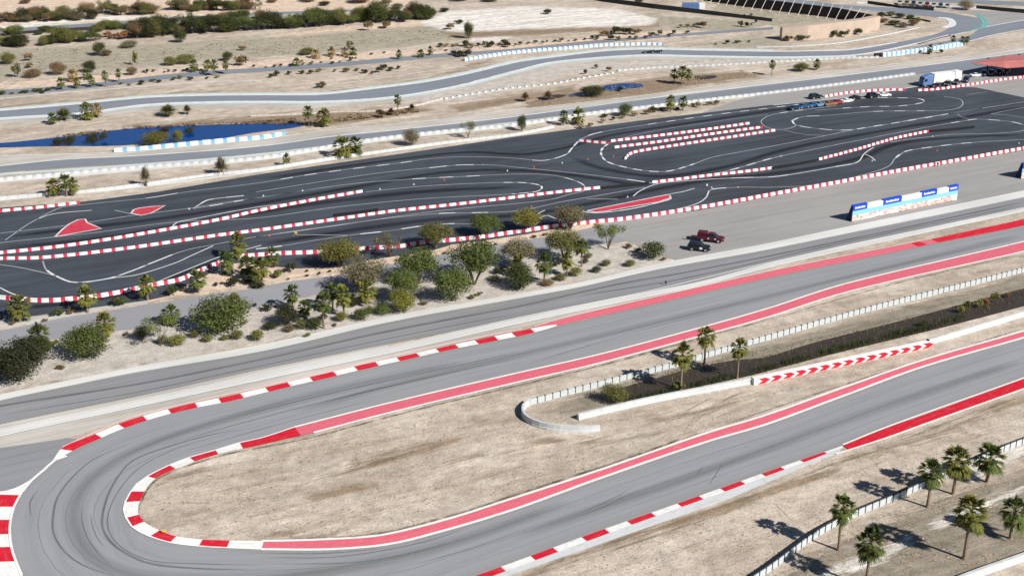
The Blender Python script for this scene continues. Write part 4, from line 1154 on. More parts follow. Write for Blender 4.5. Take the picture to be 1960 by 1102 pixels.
def ad_wall(label, A, B, ytop, heads=True):
    A, B = at(*A), at(*B)
    L = (B - A).length
    H = hz(A, ytop)
    t = thing('advertising_wall', label, 'advertising wall', A, math.atan2(B.y - A.y, B.x - A.x))
    b = MB()
    b.loft([[Vector((x, .06, 0)), Vector((x, 2.0, 0)), Vector((x, .7, H * .93)), Vector((x, .06, H * .93))] for x in (0, L)])
    b.build('core', M['navy'], t)
    b = MB(); b.box(.02, L - .02, -.02, .05, .12, H * .66); b.build('printed_panel', M['ad'], t)
    xs = [0, .13, .275, .45, .64, .79, .905, 1.0] if heads else [0, 1]
    for k in range(len(xs) - 1):
        blue = k % 2 == 0
        x0, x1 = xs[k] * L + .02, xs[k + 1] * L - .02
        b = MB()
        b.box(x0, x1, -.06, .055, H * .66 + .01, H * .935)
        b.box(x0, x1, -.06, .72, H * .94, H * (1.0 if blue else .955))
        p = b.build('header_panel', M['brightblue'] if blue else M['white'], t)
        # the lettering is far too small to read in the photo: a row of short strokes of its size
        if k in (0, 2, 4, 6):
            c = MB()
            n_ = 9
            w_ = (x1 - x0) * .72
            q = x0 + (x1 - x0) * .14
            for i in range(n_):
                hh = H * (.10 if i % 3 else .13)
                c.box(q + w_ * i / n_, q + w_ * (i + .72) / n_, -.10, -.062, H * .78, H * .78 + hh)
            c.build('lettering', M['white'], p)
        elif k == 3:
            c = MB()
            for i in range(8):
                c.box(x0 + (x1 - x0) * (.3 + .05 * i), x0 + (x1 - x0) * (.33 + .05 * i), -.09, -.062, H * .79, H * .84)
            c.build('lettering', M['wall_conc'], p)
    for x in (.8, L * .36, L * .7):
        b = MB()
        b.box(x, x + 1.4, 2.03, 2.4, 0, .7)
        b.build('ballast_block', M['wall_conc'], t)
    return t
ad_wall('blue and white advertising wall with a printed mountain picture on the grey apron', (1630, 425), (1831, 383), 394)
ad_wall('dark end of a second advertising wall cut by the right edge of the picture', (1954, 343), (2140, 306), 313)

# ------------------------------------------------------------------ red canopy
def canopy():
    z = 4.4
    O = at(1926, 152)
    t = thing('shade_canopy', 'large red shade roof on dark posts at the right edge', 'canopy', (O.x, O.y, 0))
    A, B_, Cc, D, E_, G = (at(1857, 120.5, z), at(1926, 130.5, z - .5), at(1990, 126, z), at(2080, 128, z), at(1926, 107, z + .3), at(2080, 100, z + .3))
    b = MB()
    def sl(*q):
        V = [v - O for v in q]
        n = len(V)
        b.add(V + [v - Vector((0, 0, .12)) for v in V], [tuple(range(n)), tuple(range(2 * n - 1, n - 1, -1))] + [(i, i + n, (i + 1) % n + n, (i + 1) % n) for i in range(n)])
    mid = at(1920, 118, z + .9)
    mid2 = at(2000, 113, z + .9)
    sl(A, B_, mid); sl(A, mid, E_); sl(B_, Cc, mid2, mid); sl(mid, mid2, G, E_); sl(Cc, D, G, mid2)
    b.build('canopy_roof', M['canopy'], t)
    for x, y in ((1889, 138), (1926, 150), (1926, 132), (1990, 146), (2060, 146), (1990, 124)):
        p = at(x, y)
        c = MB()
        c.tube([p - O, p - O + Vector((0, 0, z - .1))], [.14, .12], 6)
        c.build('post', M['dark_metal'], t)
canopy()
for i, (x, y, yt) in enumerate(((1889, 128, 113), (1919, 119, 109), (1949, 116, 106))):
    P = at(x, y)
    h = hz(P, yt)
    t = thing('lamp_post', ('leftmost', 'middle', 'rightmost')[i] + ' of the three dark lamp posts rising behind the red canopy', 'lamp post', P, 0, 'lamp posts behind the canopy')
    b = MB(); b.tube([(0, 0, 0), (0, 0, h)], [.12, .09], 6); b.build('pole', M['dark_metal'], t)
    b = MB(); b.box(-.5, .5, -.25, .25, h, h + .35, taper=.1); b.build('lamp_head', M['dark_metal'], t)

# ------------------------------------------------------------------ vehicles
def glassm():
    m, n, b = mat('vehicle_glass')
    b.inputs['Base Color'].default_value = (.012, .015, .02, 1)
    b.inputs['Roughness'].default_value = .08
    b.inputs['Specular IOR Level'].default_value = .6
    return m
M['glass'] = glassm()
_pc = {}
def carpaint(c):
    if c not in _pc:
        m, n, b = mat('car_paint')
        tc = nd(n, 'ShaderNodeTexCoord')
        f = noise_node(n, tc.outputs['Object'], s=1.5)
        n.links.new(mixc(n, f, sc(c, .85), sc(c, 1.15)), b.inputs['Base Color'])
        b.inputs['Roughness'].default_value = .3
        b.inputs['Coat Weight'].default_value = .5
        _pc[c] = m
    return _pc[c]
M['lamp'] = paint('lamp_glass', (.75, .75, .7), .05, 2, .2)
M['rim'] = paint('wheel_rim', (.35, .35, .36), .1, 3, .4)

def wheel(root, x, y, r, w=.24):
    b = MB()
    n = 16
    def ring(rr, yy): return [Vector((rr * math.cos(k * 2 * math.pi / n), yy, rr * math.sin(k * 2 * math.pi / n))) for k in range(n)]
    b.loft([ring(r * .8, -w / 2), ring(r, -w / 2 + .03), ring(r, w / 2 - .03), ring(r * .8, w / 2)])
    o = b.build('wheel', M['tyre'], root)
    o.location = (x, y, r)
    q = MB()
    q.loft([ring(r * .6, -w / 2 - .012), ring(r * .6, w / 2 + .012)])
    q.build('rim', M['rim'], o)

def rsec(x, hw, z0, z1, r=.12):
    return [Vector((x, -hw + r * .4, z0)), Vector((x, hw - r * .4, z0)), Vector((x, hw, z0 + r)), Vector((x, hw, z1 - r)), Vector((x, hw - r, z1)), Vector((x, -hw + r, z1)), Vector((x, -hw, z1 - r)), Vector((x, -hw, z0 + r))]

def car(label, xy, head, c, style='coupe', group=None, name='parked_car', cat='car', z=.08):
    """heading: photo point the nose points to; the car's middle stands over xy"""
    P = at(*xy)
    Q = at(*head)
    t = thing(name, label, cat, (P.x, P.y, z), math.atan2(Q.y - P.y, Q.x - P.x), group)
    pm = carpaint(c)
    b = MB()
    if style == 'coupe':
        L, hw, r = 4.5, .92, .34
        b.loft([rsec(-2.25, .72, .42, .78), rsec(-2.1, .86, .26, .90), rsec(-1.3, .92, .2, .96), rsec(0, .92, .2, .88), rsec(1.1, .92, .2, .86), rsec(1.9, .86, .22, .74), rsec(2.25, .66, .32, .58)])
        roof = [(-1.5, .98, .70), (-.75, 1.26, .58), (.1, 1.27, .58), (.95, .90, .72)]
    elif style == 'suv':
        L, hw, r = 4.7, .95, .38
        b.loft([rsec(-2.35, .85, .45, 1.0), rsec(-2.2, .93, .32, 1.1), rsec(0, .95, .28, 1.08), rsec(1.2, .95, .28, 1.06), rsec(2.1, .9, .3, .98), rsec(2.35, .78, .4, .8)])
        roof = [(-2.2, 1.1, .85), (-1.95, 1.72, .72), (.2, 1.74, .72), (1.05, 1.06, .82)]
    elif style == 'formula':
        L, hw, r = 4.6, .9, .33
        b.loft([rsec(-2.2, .3, .25, .75), rsec(-1.2, .55, .15, .9), rsec(-.3, .65, .12, .7), rsec(.5, .38, .15, .6), rsec(1.5, .25, .2, .5), rsec(2.4, .12, .25, .38)])
        b.box(-2.3, -1.9, -.75, .75, .8, .95)
        b.box(2.1, 2.5, -.85, .85, .12, .2)
        roof = None
    else:   # pick-up
        L, hw, r = 5.6, 1.0, .42
        b.loft([rsec(-2.8, .95, .5, .72), rsec(-2.6, .98, .45, .74), rsec(-.6, .98, .42, .74), rsec(-.55, 1.0, .42, 1.12), rsec(1.3, 1.0, .42, 1.12), rsec(2.5, .97, .44, 1.05), rsec(2.8, .88, .5, .9)])
        b.box(-2.8, -.55, -1.0, -.88, .742, 1.15)
        b.box(-2.8, -.55, .88, 1.0, .742, 1.15)
        b.box(-2.8, -2.7, -.878, .878, .742, 1.15)
        roof = [(-.58, 1.12, .88), (-.4, 1.82, .74), (.7, 1.84, .74), (1.45, 1.12, .86)]
    b.build('body', pm, t)
    if roof:
        g = MB()
        g.loft([[Vector((x, -w, z0 - .3)), Vector((x, w, z0 - .3)), Vector((x, w, z0 - .04 if i in (0, 3) else z0 - .08)), Vector((x, -w, z0 - .04 if i in (0, 3) else z0 - .08))] for i, (x, z0, w) in enumerate(roof)])
        g.build('windows', M['glass'], t)
        k = MB()
        (x0, z0, w0), (x1, z1, w1) = roof[1], roof[2]
        k.box(x0 - .1, x1 + .1, -w0 + .02, w0 - .02, z0 - .09, z0, taper=.08)
        k.build('roof', pm, t)
        for sy in (-1, 1):
            h = MB()
            h.box(L / 2 - .22, L / 2 - .02, sy * .58 - .17, sy * .58 + .17, .62 if style == 'coupe' else .78, .74 if style == 'coupe' else .92)
            h.build('headlight', M['lamp'], t)
    for wx in (-L * .29, L * .30):
        for sy in (-1, 1):
            wheel(t, wx, sy * (hw - .08), r, .36 if style == 'formula' else .24)
    return t
G1 = 'cars lined up at the top of the kart track'
DR = lambda x, y: (x + 30, y + 1)
car('dark blue coupe, first in the line from the left', (1520, 210), (1545, 206), (.015, .03, .06), 'coupe', G1)
car('deep blue coupe second in the line, dark bonnet', (1537, 207), (1562, 203), (.02, .07, .17), 'coupe', G1)
car('bright blue coupe in the middle of the line', (1556, 204), (1581, 200), (.02, .09, .22), 'coupe', G1)
car('pale blue coupe right behind the bright blue one', (1571, 203), (1594, 199), (.12, .26, .40), 'coupe', G1)
car('dull orange coupe right of the blue cars', (1587, 202), (1612, 198), (.26, .12, .05), 'coupe', G1)
car('dark red coupe left of the lone white car', (1603, 199), (1626, 195), (.30, .03, .03), 'coupe', G1)
car('white coupe at the right end of the coloured line', (1621, 196), (1646, 192), (.80, .80, .78), 'coupe', G1)
car('black off-roader parked alone above the blue cars', (1561, 189), (1588, 186), (.012, .014, .018), 'suv', G1)
car('black coupe standing between two white cars', (1638, 190), (1663, 187), (.014, .016, .022), 'coupe', G1)
car('black off-roader left of the rightmost white car', (1671, 187), (1696, 184), (.012, .013, .016), 'suv', G1)
car('white coupe at the far right next to a black off-roader', (1692, 185), (1717, 184), (.82, .82, .80), 'coupe', G1)
car('dark open wheel racing car leading on the far grey track', (1241, 102), (1221, 102.5), (.02, .02, .025), 'formula', 'racing cars on the far track', 'racing_car', 'racing car')
car('dark open wheel racing car with a white nose, second on the far track', (1256, 101.5), (1236, 102), (.03, .03, .04), 'formula', 'racing cars on the far track', 'racing_car', 'racing car')
pk_ = car('maroon pick-up truck with two dark bars behind its bed on the grey apron', (1360, 462), (1400, 466), (.075, .008, .02), 'pickup', None, 'pickup_truck', 'pickup truck')
for sy in (-.55, .55):  # two dark bars of unequal length reaching out behind the bed
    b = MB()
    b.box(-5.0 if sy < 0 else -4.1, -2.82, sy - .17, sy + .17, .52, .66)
    b.build('dark_bar', M['tyre'], pk_)
b = MB()
b.box(-2.7, -.62, -.93, .93, 1.155, 1.95, taper=.06)
b.build('cargo_cover', carpaint((.075, .008, .02)), pk_)
pk_.scale = (1.12, 1.12, 1.12)
for sx, sz in ((-.5, 1.0), (.9, 1.0)):
    b = MB(); b.box(sx, sx + .28, -1.03, -1.004, .75, 1.0); b.build('door_badge', M['white'], pk_)
c_ = car('black off-roader with a white door badge parked in front of the maroon pick-up', (1338, 479), (1378, 483), (.010, .012, .014), 'suv', None, 'parked_car', 'car')
b = MB(); b.box(.2, .75, -.99, -.955, .5, .95); b.build('door_badge', M['white'], c_)
c_.scale = (1.12, 1.12, 1.12)

def transporter():
    A, B = at(1762, 166), at(1834, 158)
    t = thing('transporter', 'white race transporter with a blue cab beside the kart track', 'truck', A, math.atan2(B.y - A.y, B.x - A.x))
    L = (B - A).length
    b = MB()
    b.loft([rsec(0, 1.1, .6, 2.4, .2), rsec(.35, 1.25, .5, 3.3, .25), rsec(2.4, 1.25, .5, 3.9, .25), rsec(4.0, 1.25, .5, 3.9, .25)])
    b.build('cab', M['midblue'], t)
    b = MB(); b.box(.02, .3, -.95, .95, 1.9, 2.9); b.box(.5, 1.5, -1.27, 1.27, 1.8, 2.7); b.build('windows', M['glass'], t)
    b = MB(); b.box(4.25, L * .82, -1.28, 1.28, 1.0, 4.1); b.box(L * .82 + .25, L, -1.28, 1.28, 1.0, 4.2); b.build('trailer', M['white'], t)
    b = MB(); b.box(L * .82 + .002, L * .82 + .248, -1.1, 1.1, 1.1, 3.9); b.build('bellows', M['dark_metal'], t)
    b = MB(); b.box(3.6, L - .2, -1.0, 1.0, .55, .98); b.build('chassis', M['dark_metal'], t)
    for x in (1.0, 3.4, L - 3.2, L - 1.9):
        for sy in (-1, 1): wheel(t, x, sy * 1.05, .5, .32)
    for sy in (-1, 1):
        b = MB(); b.box(-.03, .06, sy * .85 - .15, sy * .85 + .15, .85, 1.1); b.build('headlight', M['lamp'], t)
transporter()
G2 = 'dark cars parked in front of the transporter'
for i, (x, y, c, lab) in enumerate(((1793, 169, (.03, .015, .03), 'dark purple off-roader in front of the transporter cab, leftmost of the row'), (1813, 165, (.02, .03, .03), 'black off-roader second from the left before the transporter'),
                                    (1830, 161, (.025, .02, .035), 'black off-roader third from the left before the transporter'), (1848, 157, (.02, .025, .07), 'navy blue off-roader at the right end of the row'))):
    car(lab, (x, y), (x - 6, y + 7), c, 'suv', G2, z=.05)
G3 = 'cars in the shade of the red canopy'
for i, (x, y) in enumerate(((1882, 145), (1896, 144), (1911, 142), (1926, 141))):
    car(('leftmost', 'second', 'third', 'rightmost')[i] + ' of four dark blue cars in the shade of the red canopy', (x, y), (x - 3, y + 8), (.02, .03, .08), 'suv', G3, z=.05)
car('white car just left of the cars in the canopy shade', (1868, 147), (1892, 145), (.8, .8, .8), 'coupe', None, z=.05)
G4 = 'small cars parked along the top edge'
tops = [(.4, .4, .39), (.22, .14, .06), (.04, .04, .05), (.3, .3, .3), (.2, .05, .05), (.42, .41, .38), (.04, .12, .12), (.38, .36, .38)]
cn = ['white', 'orange', 'black', 'silver', 'red', 'cream', 'teal', 'pale grey']
for i in range(8):
    car(cn[i] + ' car in the short row of parked cars along the top right edge', (1722 + i * 13, 8.6 + i * .95), (1721 + i * 13, 14 + i * .95), tops[i], 'suv', G4, z=.05)

# ------------------------------------------------------------------ small markers
def cone(label, xy, m, h=.6, group=None):
    P = at(*xy)
    t = thing('traffic_cone', label, 'traffic cone', (P.x, P.y, .065), 0, group)
    b = MB(); b.box(-.24, .24, -.24, .24, 0, .05); b.build('base', m, t)
    b = MB()
    n = 10
    b.loft([[Vector((r * math.cos(k * 2 * math.pi / n), r * math.sin(k * 2 * math.pi / n), z)) for k in range(n)] for r, z in ((.18, .052), (.12, h * .5), (.04, h))])
    b.build('cone', m, t)
for xy, m, lab in (((579, 366), 'cone_white', 'small white cone above the leftmost end of the middle barrier'), ((504, 376), 'cone_white', 'small white cone on the left of the black track, above the red and white barrier'), ((727, 363), 'cone_white', 'small white cone right of the barrier end, between two pale lines'),
                   ((792, 354), 'cone_white', 'small white cone in the middle of the track, near a pale line'), ((971, 328), 'cone_white', 'small white cone under the upper pale curve'), ((1201, 378), 'cone_white', 'white cone beside the tip of the long red island'), ((1076, 313), 'cone_white', 'small white cone left of the white loop'),
                   ((1125, 306), 'orange', 'orange red cone just left of the white loop'), ((1174, 300), 'orange', 'orange red cone inside the white loop'), ((850, 345), 'orange', 'orange red cone on a pale dashed line'), ((1017, 396), 'orange', 'orange red cone under the end of the long barrier'),
                   ((1022, 321), 'orange', 'orange red cone on the upper pale line left of centre'), ((515, 452), 'orange', 'orange red cone near the left palms'), ((1793, 289), 'orange', 'orange red cone right of the white hook of paint'), ((1950, 275), 'cone_white', 'white cone near the right edge of the kart track'),
                   ((1784, 262), 'cone_white', 'white cone by the dark tyre stack at right'), ((1362, 360), 'cone_white', 'white cone at the corner of the painted hook'), ((1669, 309), 'cone_white', 'white cone at the tip of the forked white line'), ((362, 401), 'cone_white', 'white cone at the tip of the white arrow line')):
    cone(lab, xy, M[m], .42, 'cones on the kart track')
def marker(name, label, cat, xy, h, w, m, m2):
    P = at(*xy)
    t = thing(name, label, cat, (P.x, P.y, .07))
    b = MB(); b.tube([(0, 0, 0), (0, 0, h)], [.05, .05], 6); b.build('pole', m2, t)
    b = MB(); b.box(-w / 2, w / 2, -.12, -.05, h * .45, h); b.build('board', m, t)
marker('marker_board', 'small dark marker on a post at the edge of the service road', 'marker', (1274, 546), .95, .45, M['dark_metal'], M['dark_metal'])
marker('marker_board', 'small yellow marker beside the red and white hairpin kerb', 'marker', (314, 1021), .7, .5, M['yellow'], M['dark_metal'])
marker('marker_board', 'yellow and black marker on the kart track left of the olive tree', 'marker', (567, 451), .9, .6, M['yellow'], M['dark_metal'])
marker('marker_board', 'small black marker on the long barrier near the right edge', 'marker', (1794, 320), 1.3, .5, M['tyre'], M['tyre'])
marker('marker_board', 'small pale marker standing at the corner of the painted hook', 'marker', (1353, 359), .9, .4, M['white'], M['dark_metal'])

# ================================================================== plants
def leafcards(rng, blobs, n, size, hang=0.0, shell=.55):
    """small leaf faces spread through the volume of the blobs (centre, radii)"""
    V, Fc = [], []
    wts = [b[1][0] * b[1][1] * b[1][2] for b in blobs]
    for _ in range(n):
        c, r = rng.choices(blobs, wts)[0]
        d = Vector((rng.gauss(0, 1), rng.gauss(0, 1), rng.gauss(0, 1))).normalized()
        k = shell + (1 - shell) * rng.random() ** .6 if rng.random() < .75 else rng.random()
        k *= rng.uniform(.85, 1.12)
        p = Vector((c[0] + d.x * r[0] * k, c[1] + d.y * r[1] * k, max(.02, c[2] + d.z * r[2] * k)))
        s = size * rng.uniform(.55, 1.5)
        u = Vector((rng.gauss(0, 1), rng.gauss(0, 1), rng.gauss(0, .8) - hang)).normalized()
        w = u.cross((d + Vector((rng.gauss(0, .5), rng.gauss(0, .5), rng.gauss(.3, .5)))).normalized())
        if w.length < 1e-3: continue
        w.normalize()
        o = len(V)
        V += [p - u * s - w * s * .1, p + w * s * .5 - u * s * .2, p + u * s, p - w * s * .5 + u * s * .1]
        Fc.append((o, o + 1, o + 2, o + 3))
    return V, Fc

def blobset(rng, n, rx, rz, zc, spread, br):
    out = []
    for i in range(n):
        a = rng.uniform(0, 2 * math.pi)
        k = spread * math.sqrt(rng.random())
        z = zc + rng.uniform(-1, 1) * rz * (1 - k * .8)
        q = br * rng.uniform(.65, 1.25)
        out.append(((rx * k * math.cos(a), rx * k * math.sin(a), z), (q, q, q * .8)))
    return out

PROTO = {}
def tree_proto(kind, v):
    key = (kind, v)
    if key in PROTO: return PROTO[key]
    rng = random.Random(hash(kind) % 1000 * 0 + sum(map(ord, kind)) * 31 + v * 7)
    tr = MB()
    if kind == 'tree':        # wide desert tree: several limbs from the ground, domed airy crown
        bl = blobset(rng, 16, .5, .24, .56, .74, .19) + [((0, 0, .58), (.42, .42, .30))]
        for k in range(6):
            a = rng.uniform(0, 6.28)
            q = rng.uniform(.12, .32)
            tr.tube([(0, 0, 0), (math.cos(a) * q * .3, math.sin(a) * q * .3, .2), (math.cos(a) * q * .75, math.sin(a) * q * .75, .45), (math.cos(a) * q * 1.2, math.sin(a) * q * 1.2, .72)], [.022, .017, .012, .006], 5)
        V, Fc = leafcards(rng, bl, 6500, .0185, .2, .30)
    elif kind == 'sparse':
        bl = blobset(rng, 11, .5, .22, .62, .8, .15)
        for k in range(7):
            a = rng.uniform(0, 6.28)
            q = rng.uniform(.15, .4)
            tr.tube([(0, 0, 0), (math.cos(a) * q * .3, math.sin(a) * q * .3, .3), (math.cos(a) * q, math.sin(a) * q, .75)], [.016, .011, .004], 4)
        V, Fc = leafcards(rng, bl, 1500, .020, .2, .3)
    elif kind == 'bush':      # dense to the ground
        bl = blobset(rng, 16, .5, .26, .44, .74, .20) + [((0, 0, .40), (.44, .44, .38))]
        for k in range(5):
            a = rng.uniform(0, 6.28)
            tr.tube([(0, 0, 0), (math.cos(a) * .15, math.sin(a) * .15, .3), (math.cos(a) * .28, math.sin(a) * .28, .55)], [.02, .014, .006], 4)
        V, Fc = leafcards(rng, bl, 6000, .0195, 0, .4)
    elif kind == 'ball':
        bl = blobset(rng, 7, .3, .12, .48, .6, .26) + [((0, 0, .45), (.44, .44, .42))]
        tr.tube([(0, 0, 0), (.02, 0, .3)], [.05, .02], 5)
        V, Fc = leafcards(rng, bl, 1500, .036, 0, .6)
    elif kind == 'tuft':      # far or tiny shrub
        bl = blobset(rng, 6, .4, .2, .42, .7, .24)
        tr.tube([(0, 0, 0), (.02, 0, .25)], [.04, .02], 4)
        V, Fc = leafcards(rng, bl, 320, .075, 0, .4)
    else:                     # 'spiky': a rosette of long narrow leaves
        V, Fc = [], []
        tr.tube([(0, 0, 0), (0, 0, .25)], [.07, .05], 6)
        for k in range(260):
            a = rng.uniform(0, 6.28)
            e = rng.uniform(.1, 1.5)
            L = rng.uniform(.35, .62)
            d = Vector((math.cos(a) * math.cos(e), math.sin(a) * math.cos(e), math.sin(e)))
            s = Vector((-math.sin(a), math.cos(a), 0)) * .022
            p0 = Vector((0, 0, .25)) + d * .05
            p1 = p0 + d * L * .6
            p2 = p0 + d * L + Vector((0, 0, -.10 * math.cos(e)))
            o = len(V)
            V += [p0 - s * .5, p0 + s * .5, p1 + s, p1 - s, p2]
            Fc += [(o, o + 1, o + 2, o + 3), (o + 3, o + 2, o + 4)]
    # normalise: 1 wide, 1 tall
    xs = max(max(abs(p.x), abs(p.y)) for p in map(Vector, V)) if V else 1
    zs = max(p.z for p in map(Vector, V)) if V else 1
    if kind in ('tree', 'bush', 'ball', 'sparse', 'tuft'):
        R = sorted(max(abs(p.x), abs(p.y)) for p in V)[int(len(V) * .97)]
        Z = sorted(p.z for p in V)[int(len(V) * .985)]
        V = [Vector((p.x / R * .5, p.y / R * .5, p.z / Z)) for p in V]
    else:
        V = [Vector((p.x / xs * .5, p.y / xs * .5, p.z / zs)) for p in V]
    PROTO[key] = (mesh('trunk', tr.V, tr.F, M['bark']), mesh('crown', V, Fc, M['f_green']))
    return PROTO[key]

def palm_proto(v):
    key = ('palm', v)
    if key in PROTO: return PROTO[key]
    rng = random.Random(400 + v)
    tr = MB()
    bx_, by_ = rng.uniform(-.9, .9), rng.uniform(-.6, .6)
    tr.loft([[Vector((cx + q * math.cos(j * .785), cy + q * math.sin(j * .785), z)) for j in range(8)] for cx, cy, z, q in ((0, 0, 0, 1.9), (.1 * bx_, .1 * by_, .05, 1.35), (.8 * bx_, .8 * by_, .3, 1.1), (bx_, by_, .55, 1.1), (.6 * bx_, .6 * by_, .8, 1.1), (0, 0, 1.0, 1.25))])
    def fronds(n, e0, e1, L, fan, droop):
        V, Fc = [], []
        for k in range(n):
            a = k * 2.399 + rng.uniform(-.25, .25)
            e = e0 + (e1 - e0) * (k + .5) / n + rng.uniform(-.22, .22)
            l = L * rng.uniform(.72, 1.18)
            d = Vector((math.cos(a) * math.cos(e), math.sin(a) * math.cos(e), math.sin(e)))
            side = Vector((-math.sin(a), math.cos(a), 0))
            up = side.cross(d) * -1
            b0 = d * .06
            b1 = d * l * .50 + Vector((0, 0, -droop * .08))
            o = len(V)
            V += [b0 - side * .018, b0 + side * .018, b1 + side * .014, b1 - side * .014]
            Fc.append((o, o + 1, o + 2, o + 3))
            nb = 9
            for j in range(nb):
                t = (j / (nb - 1) - .5) * fan
                dd = (d * math.cos(t) + side * math.sin(t)).normalized()
                bl = l * .58 * (1 - .25 * abs(t) / (fan / 2))
                w = (side * math.cos(t) - d * math.sin(t)) * .058
                p1 = b1 + dd * bl * .55 + up * rng.uniform(-.02, .03)
                p2 = b1 + dd * bl + Vector((0, 0, -droop * bl * rng.uniform(.25, .7)))
                o = len(V)
                V += [b1, p1 - w, p1 + w, p2 - w * .35, p2 + w * .35]
                Fc += [(o, o + 2, o + 1), (o + 1, o + 2, o + 4, o + 3)]
        return V, Fc
    cr = fronds(46, 1.45, -.8, 1.12, 1.6, .5)
    dr = fronds(22, -.5, -1.35, .95, 1.3, .3)
    PROTO[key] = (mesh('trunk', [Vector((p.x * .15, p.y * .15, p.z)) for p in tr.V], tr.F, M['trunk']), mesh('crown', *cr, M['f_palm']), mesh('dead_fronds', *dr, M['f_dry']))
    return PROTO[key]

def skin(o, m):
    o.material_slots[0].link = 'OBJECT'
    o.material_slots[0].material = m

prng = random.Random(11)
def plant(kind, tint, x, y, w, h, label, group=None, cat=None, name=None):
    P = at(x, y)
    k = ppm(x, y)
    if kind == 'palm':
        # w: crown width, h: height of the crown's middle above the foot, in photo pixels
        hh = max(.5, hz(P, y - h))
        r = w / k / 2 * (1.06 if y > 420 else 1.2)
        v = prng.randrange(4)
        tm_, cm, dm = palm_proto(v)
        t = thing(name or 'palm_tree', label, cat or 'palm tree', P, prng.uniform(0, 6.28), group)
        a = link('trunk', tm_, t)
        a.scale = (max(.6, r / 1.7) * 1.1, max(.6, r / 1.7) * 1.1, hh)
        c = link('crown', cm, t)
        c.location = (0, 0, hh)
        c.scale = (r, r, r * 1.18)
        skin(c, M['f_' + tint])
        d = link('dead_fronds', dm, t)
        d.location = (0, 0, hh - .05 * r)
        d.scale = (r * .8, r * .8, r * .95)
        if tint == 'palm' and prng.random() < .35: skin(d, M['f_yellow'])
        return t
    W_ = w / k * (1.3 if kind == 'spiky' else 1.25 if kind == 'tuft' else 1.15 if kind == 'ball' else 1.08)
    if kind in ('spiky', 'tuft'): h *= 1.2
    # a round crown also shows its depth in the picture: take that off the height
    v_ = (551 - y) / F
    dip = SP - v_ * CP
    H_ = hz(P, y - h)
    sink = W_ * .5 * dip * (.55 if kind in ('tree', 'sparse') else .8)
    P2 = P + Vector((0, min(W_ * .25, 1.2) if kind in ('bush', 'ball', 'tuft', 'spiky') else 0, 0))
    H_ = max(H_ - sink * (.6 if kind in ('tree', 'sparse') else .5), .35 * W_ if kind != 'tree' else .55 * W_)
    tm_, cm = tree_proto(kind, prng.randrange(3))
    nm = name or dict(tree='desert_tree', sparse='desert_tree', bush='bush', ball='round_shrub', tuft='shrub', spiky='yucca')[kind]
    t = thing(nm, label, cat or dict(tree='tree', sparse='tree', bush='bush', ball='shrub', tuft='shrub', spiky='plant')[kind], P2, prng.uniform(0, 6.28), group)
    a = link('trunk', tm_, t)
    a.scale = (W_, W_, H_)
    c = link('crown' if kind in ('tree', 'sparse') else 'foliage', cm, t)
    c.scale = (W_, W_, H_)
    skin(c, M['f_' + tint])
    return t

vr = random.Random(3)
ORD = 'first second third fourth fifth sixth seventh eighth ninth tenth eleventh twelfth thirteenth fourteenth fifteenth sixteenth seventeenth eighteenth nineteenth twentieth'.split()
TENS = ['', '', 'twenty', 'thirty', 'forty', 'fifty', 'sixty', 'seventy', 'eighty', 'ninety']
def ordw(i):
    if i < 20: return ORD[i]
    t, u = divmod(i + 1, 10)
    return TENS[t] + '-' + ORD[u - 1] if u else TENS[t][:-1] + 'ieth'
TW = dict(green='green', deep='deep green', dark='dark green', olive='olive', yellow='yellowish', brown='brown', grey='grey green', palm='green', palmgold='golden green', dry='dry tan', straw='straw coloured', red='reddish', lime='yellow green')
def row(kind, noun, where, items, group):
    """items: (x, y, w, h, tint); labels count from the left"""
    for i, (x, y, w, h, tint) in enumerate(sorted(items)):
        plant(('tree' if vr.random() < .3 else 'sparse' if vr.random() < .25 else kind) if noun in ('desert shrub', 'tamarisk bush', 'desert bush') else kind, tint, x, y, w, h, '%s %s, %s from the left %s' % (TW[tint], noun, ordw(i), where), group, name=noun.replace(' ', '_') if noun in ('tamarisk bush', 'desert shrub', 'desert bush') else None)

# --- palms, bottom right and beside the ditch
G = 'tall palms beside the race track'
for x, y, w, h, tint, lab in (
    (1605, 1052, 46, 82, 'palm', 'tall palm just behind the bend of the bottom right barrier, shadow across the barrier'), (1656, 1122, 54, 84, 'palm', 'palm cut by the bottom edge, below the barrier'),
    (1775, 970, 46, 66, 'palm', 'leftmost of three palms close together in front of the barrier'), (1824, 945, 50, 62, 'palmgold', 'middle one of three palms close together by the barrier'),
    (1888, 922, 50, 44, 'palm', 'rightmost of three palms by the barrier, short trunk'), (1845, 1069, 56, 90, 'palmgold', 'tall palm with yellow lower fronds and a pale trunk, right of the bottom bend'), (1934, 1030, 52, 52, 'palm', 'short full palm beside the right edge of the picture'),
    (1303, 745, 40, 66, 'palmgold', 'leftmost of three tall palms beside the dark ditch'), (1348, 702, 34, 58, 'palmgold', 'topmost of three tall palms beside the dark ditch'), (1411, 724, 32, 58, 'palmgold', 'rightmost of three tall palms beside the dark ditch')):
    plant('palm', tint, x, y, w, h, lab, G)
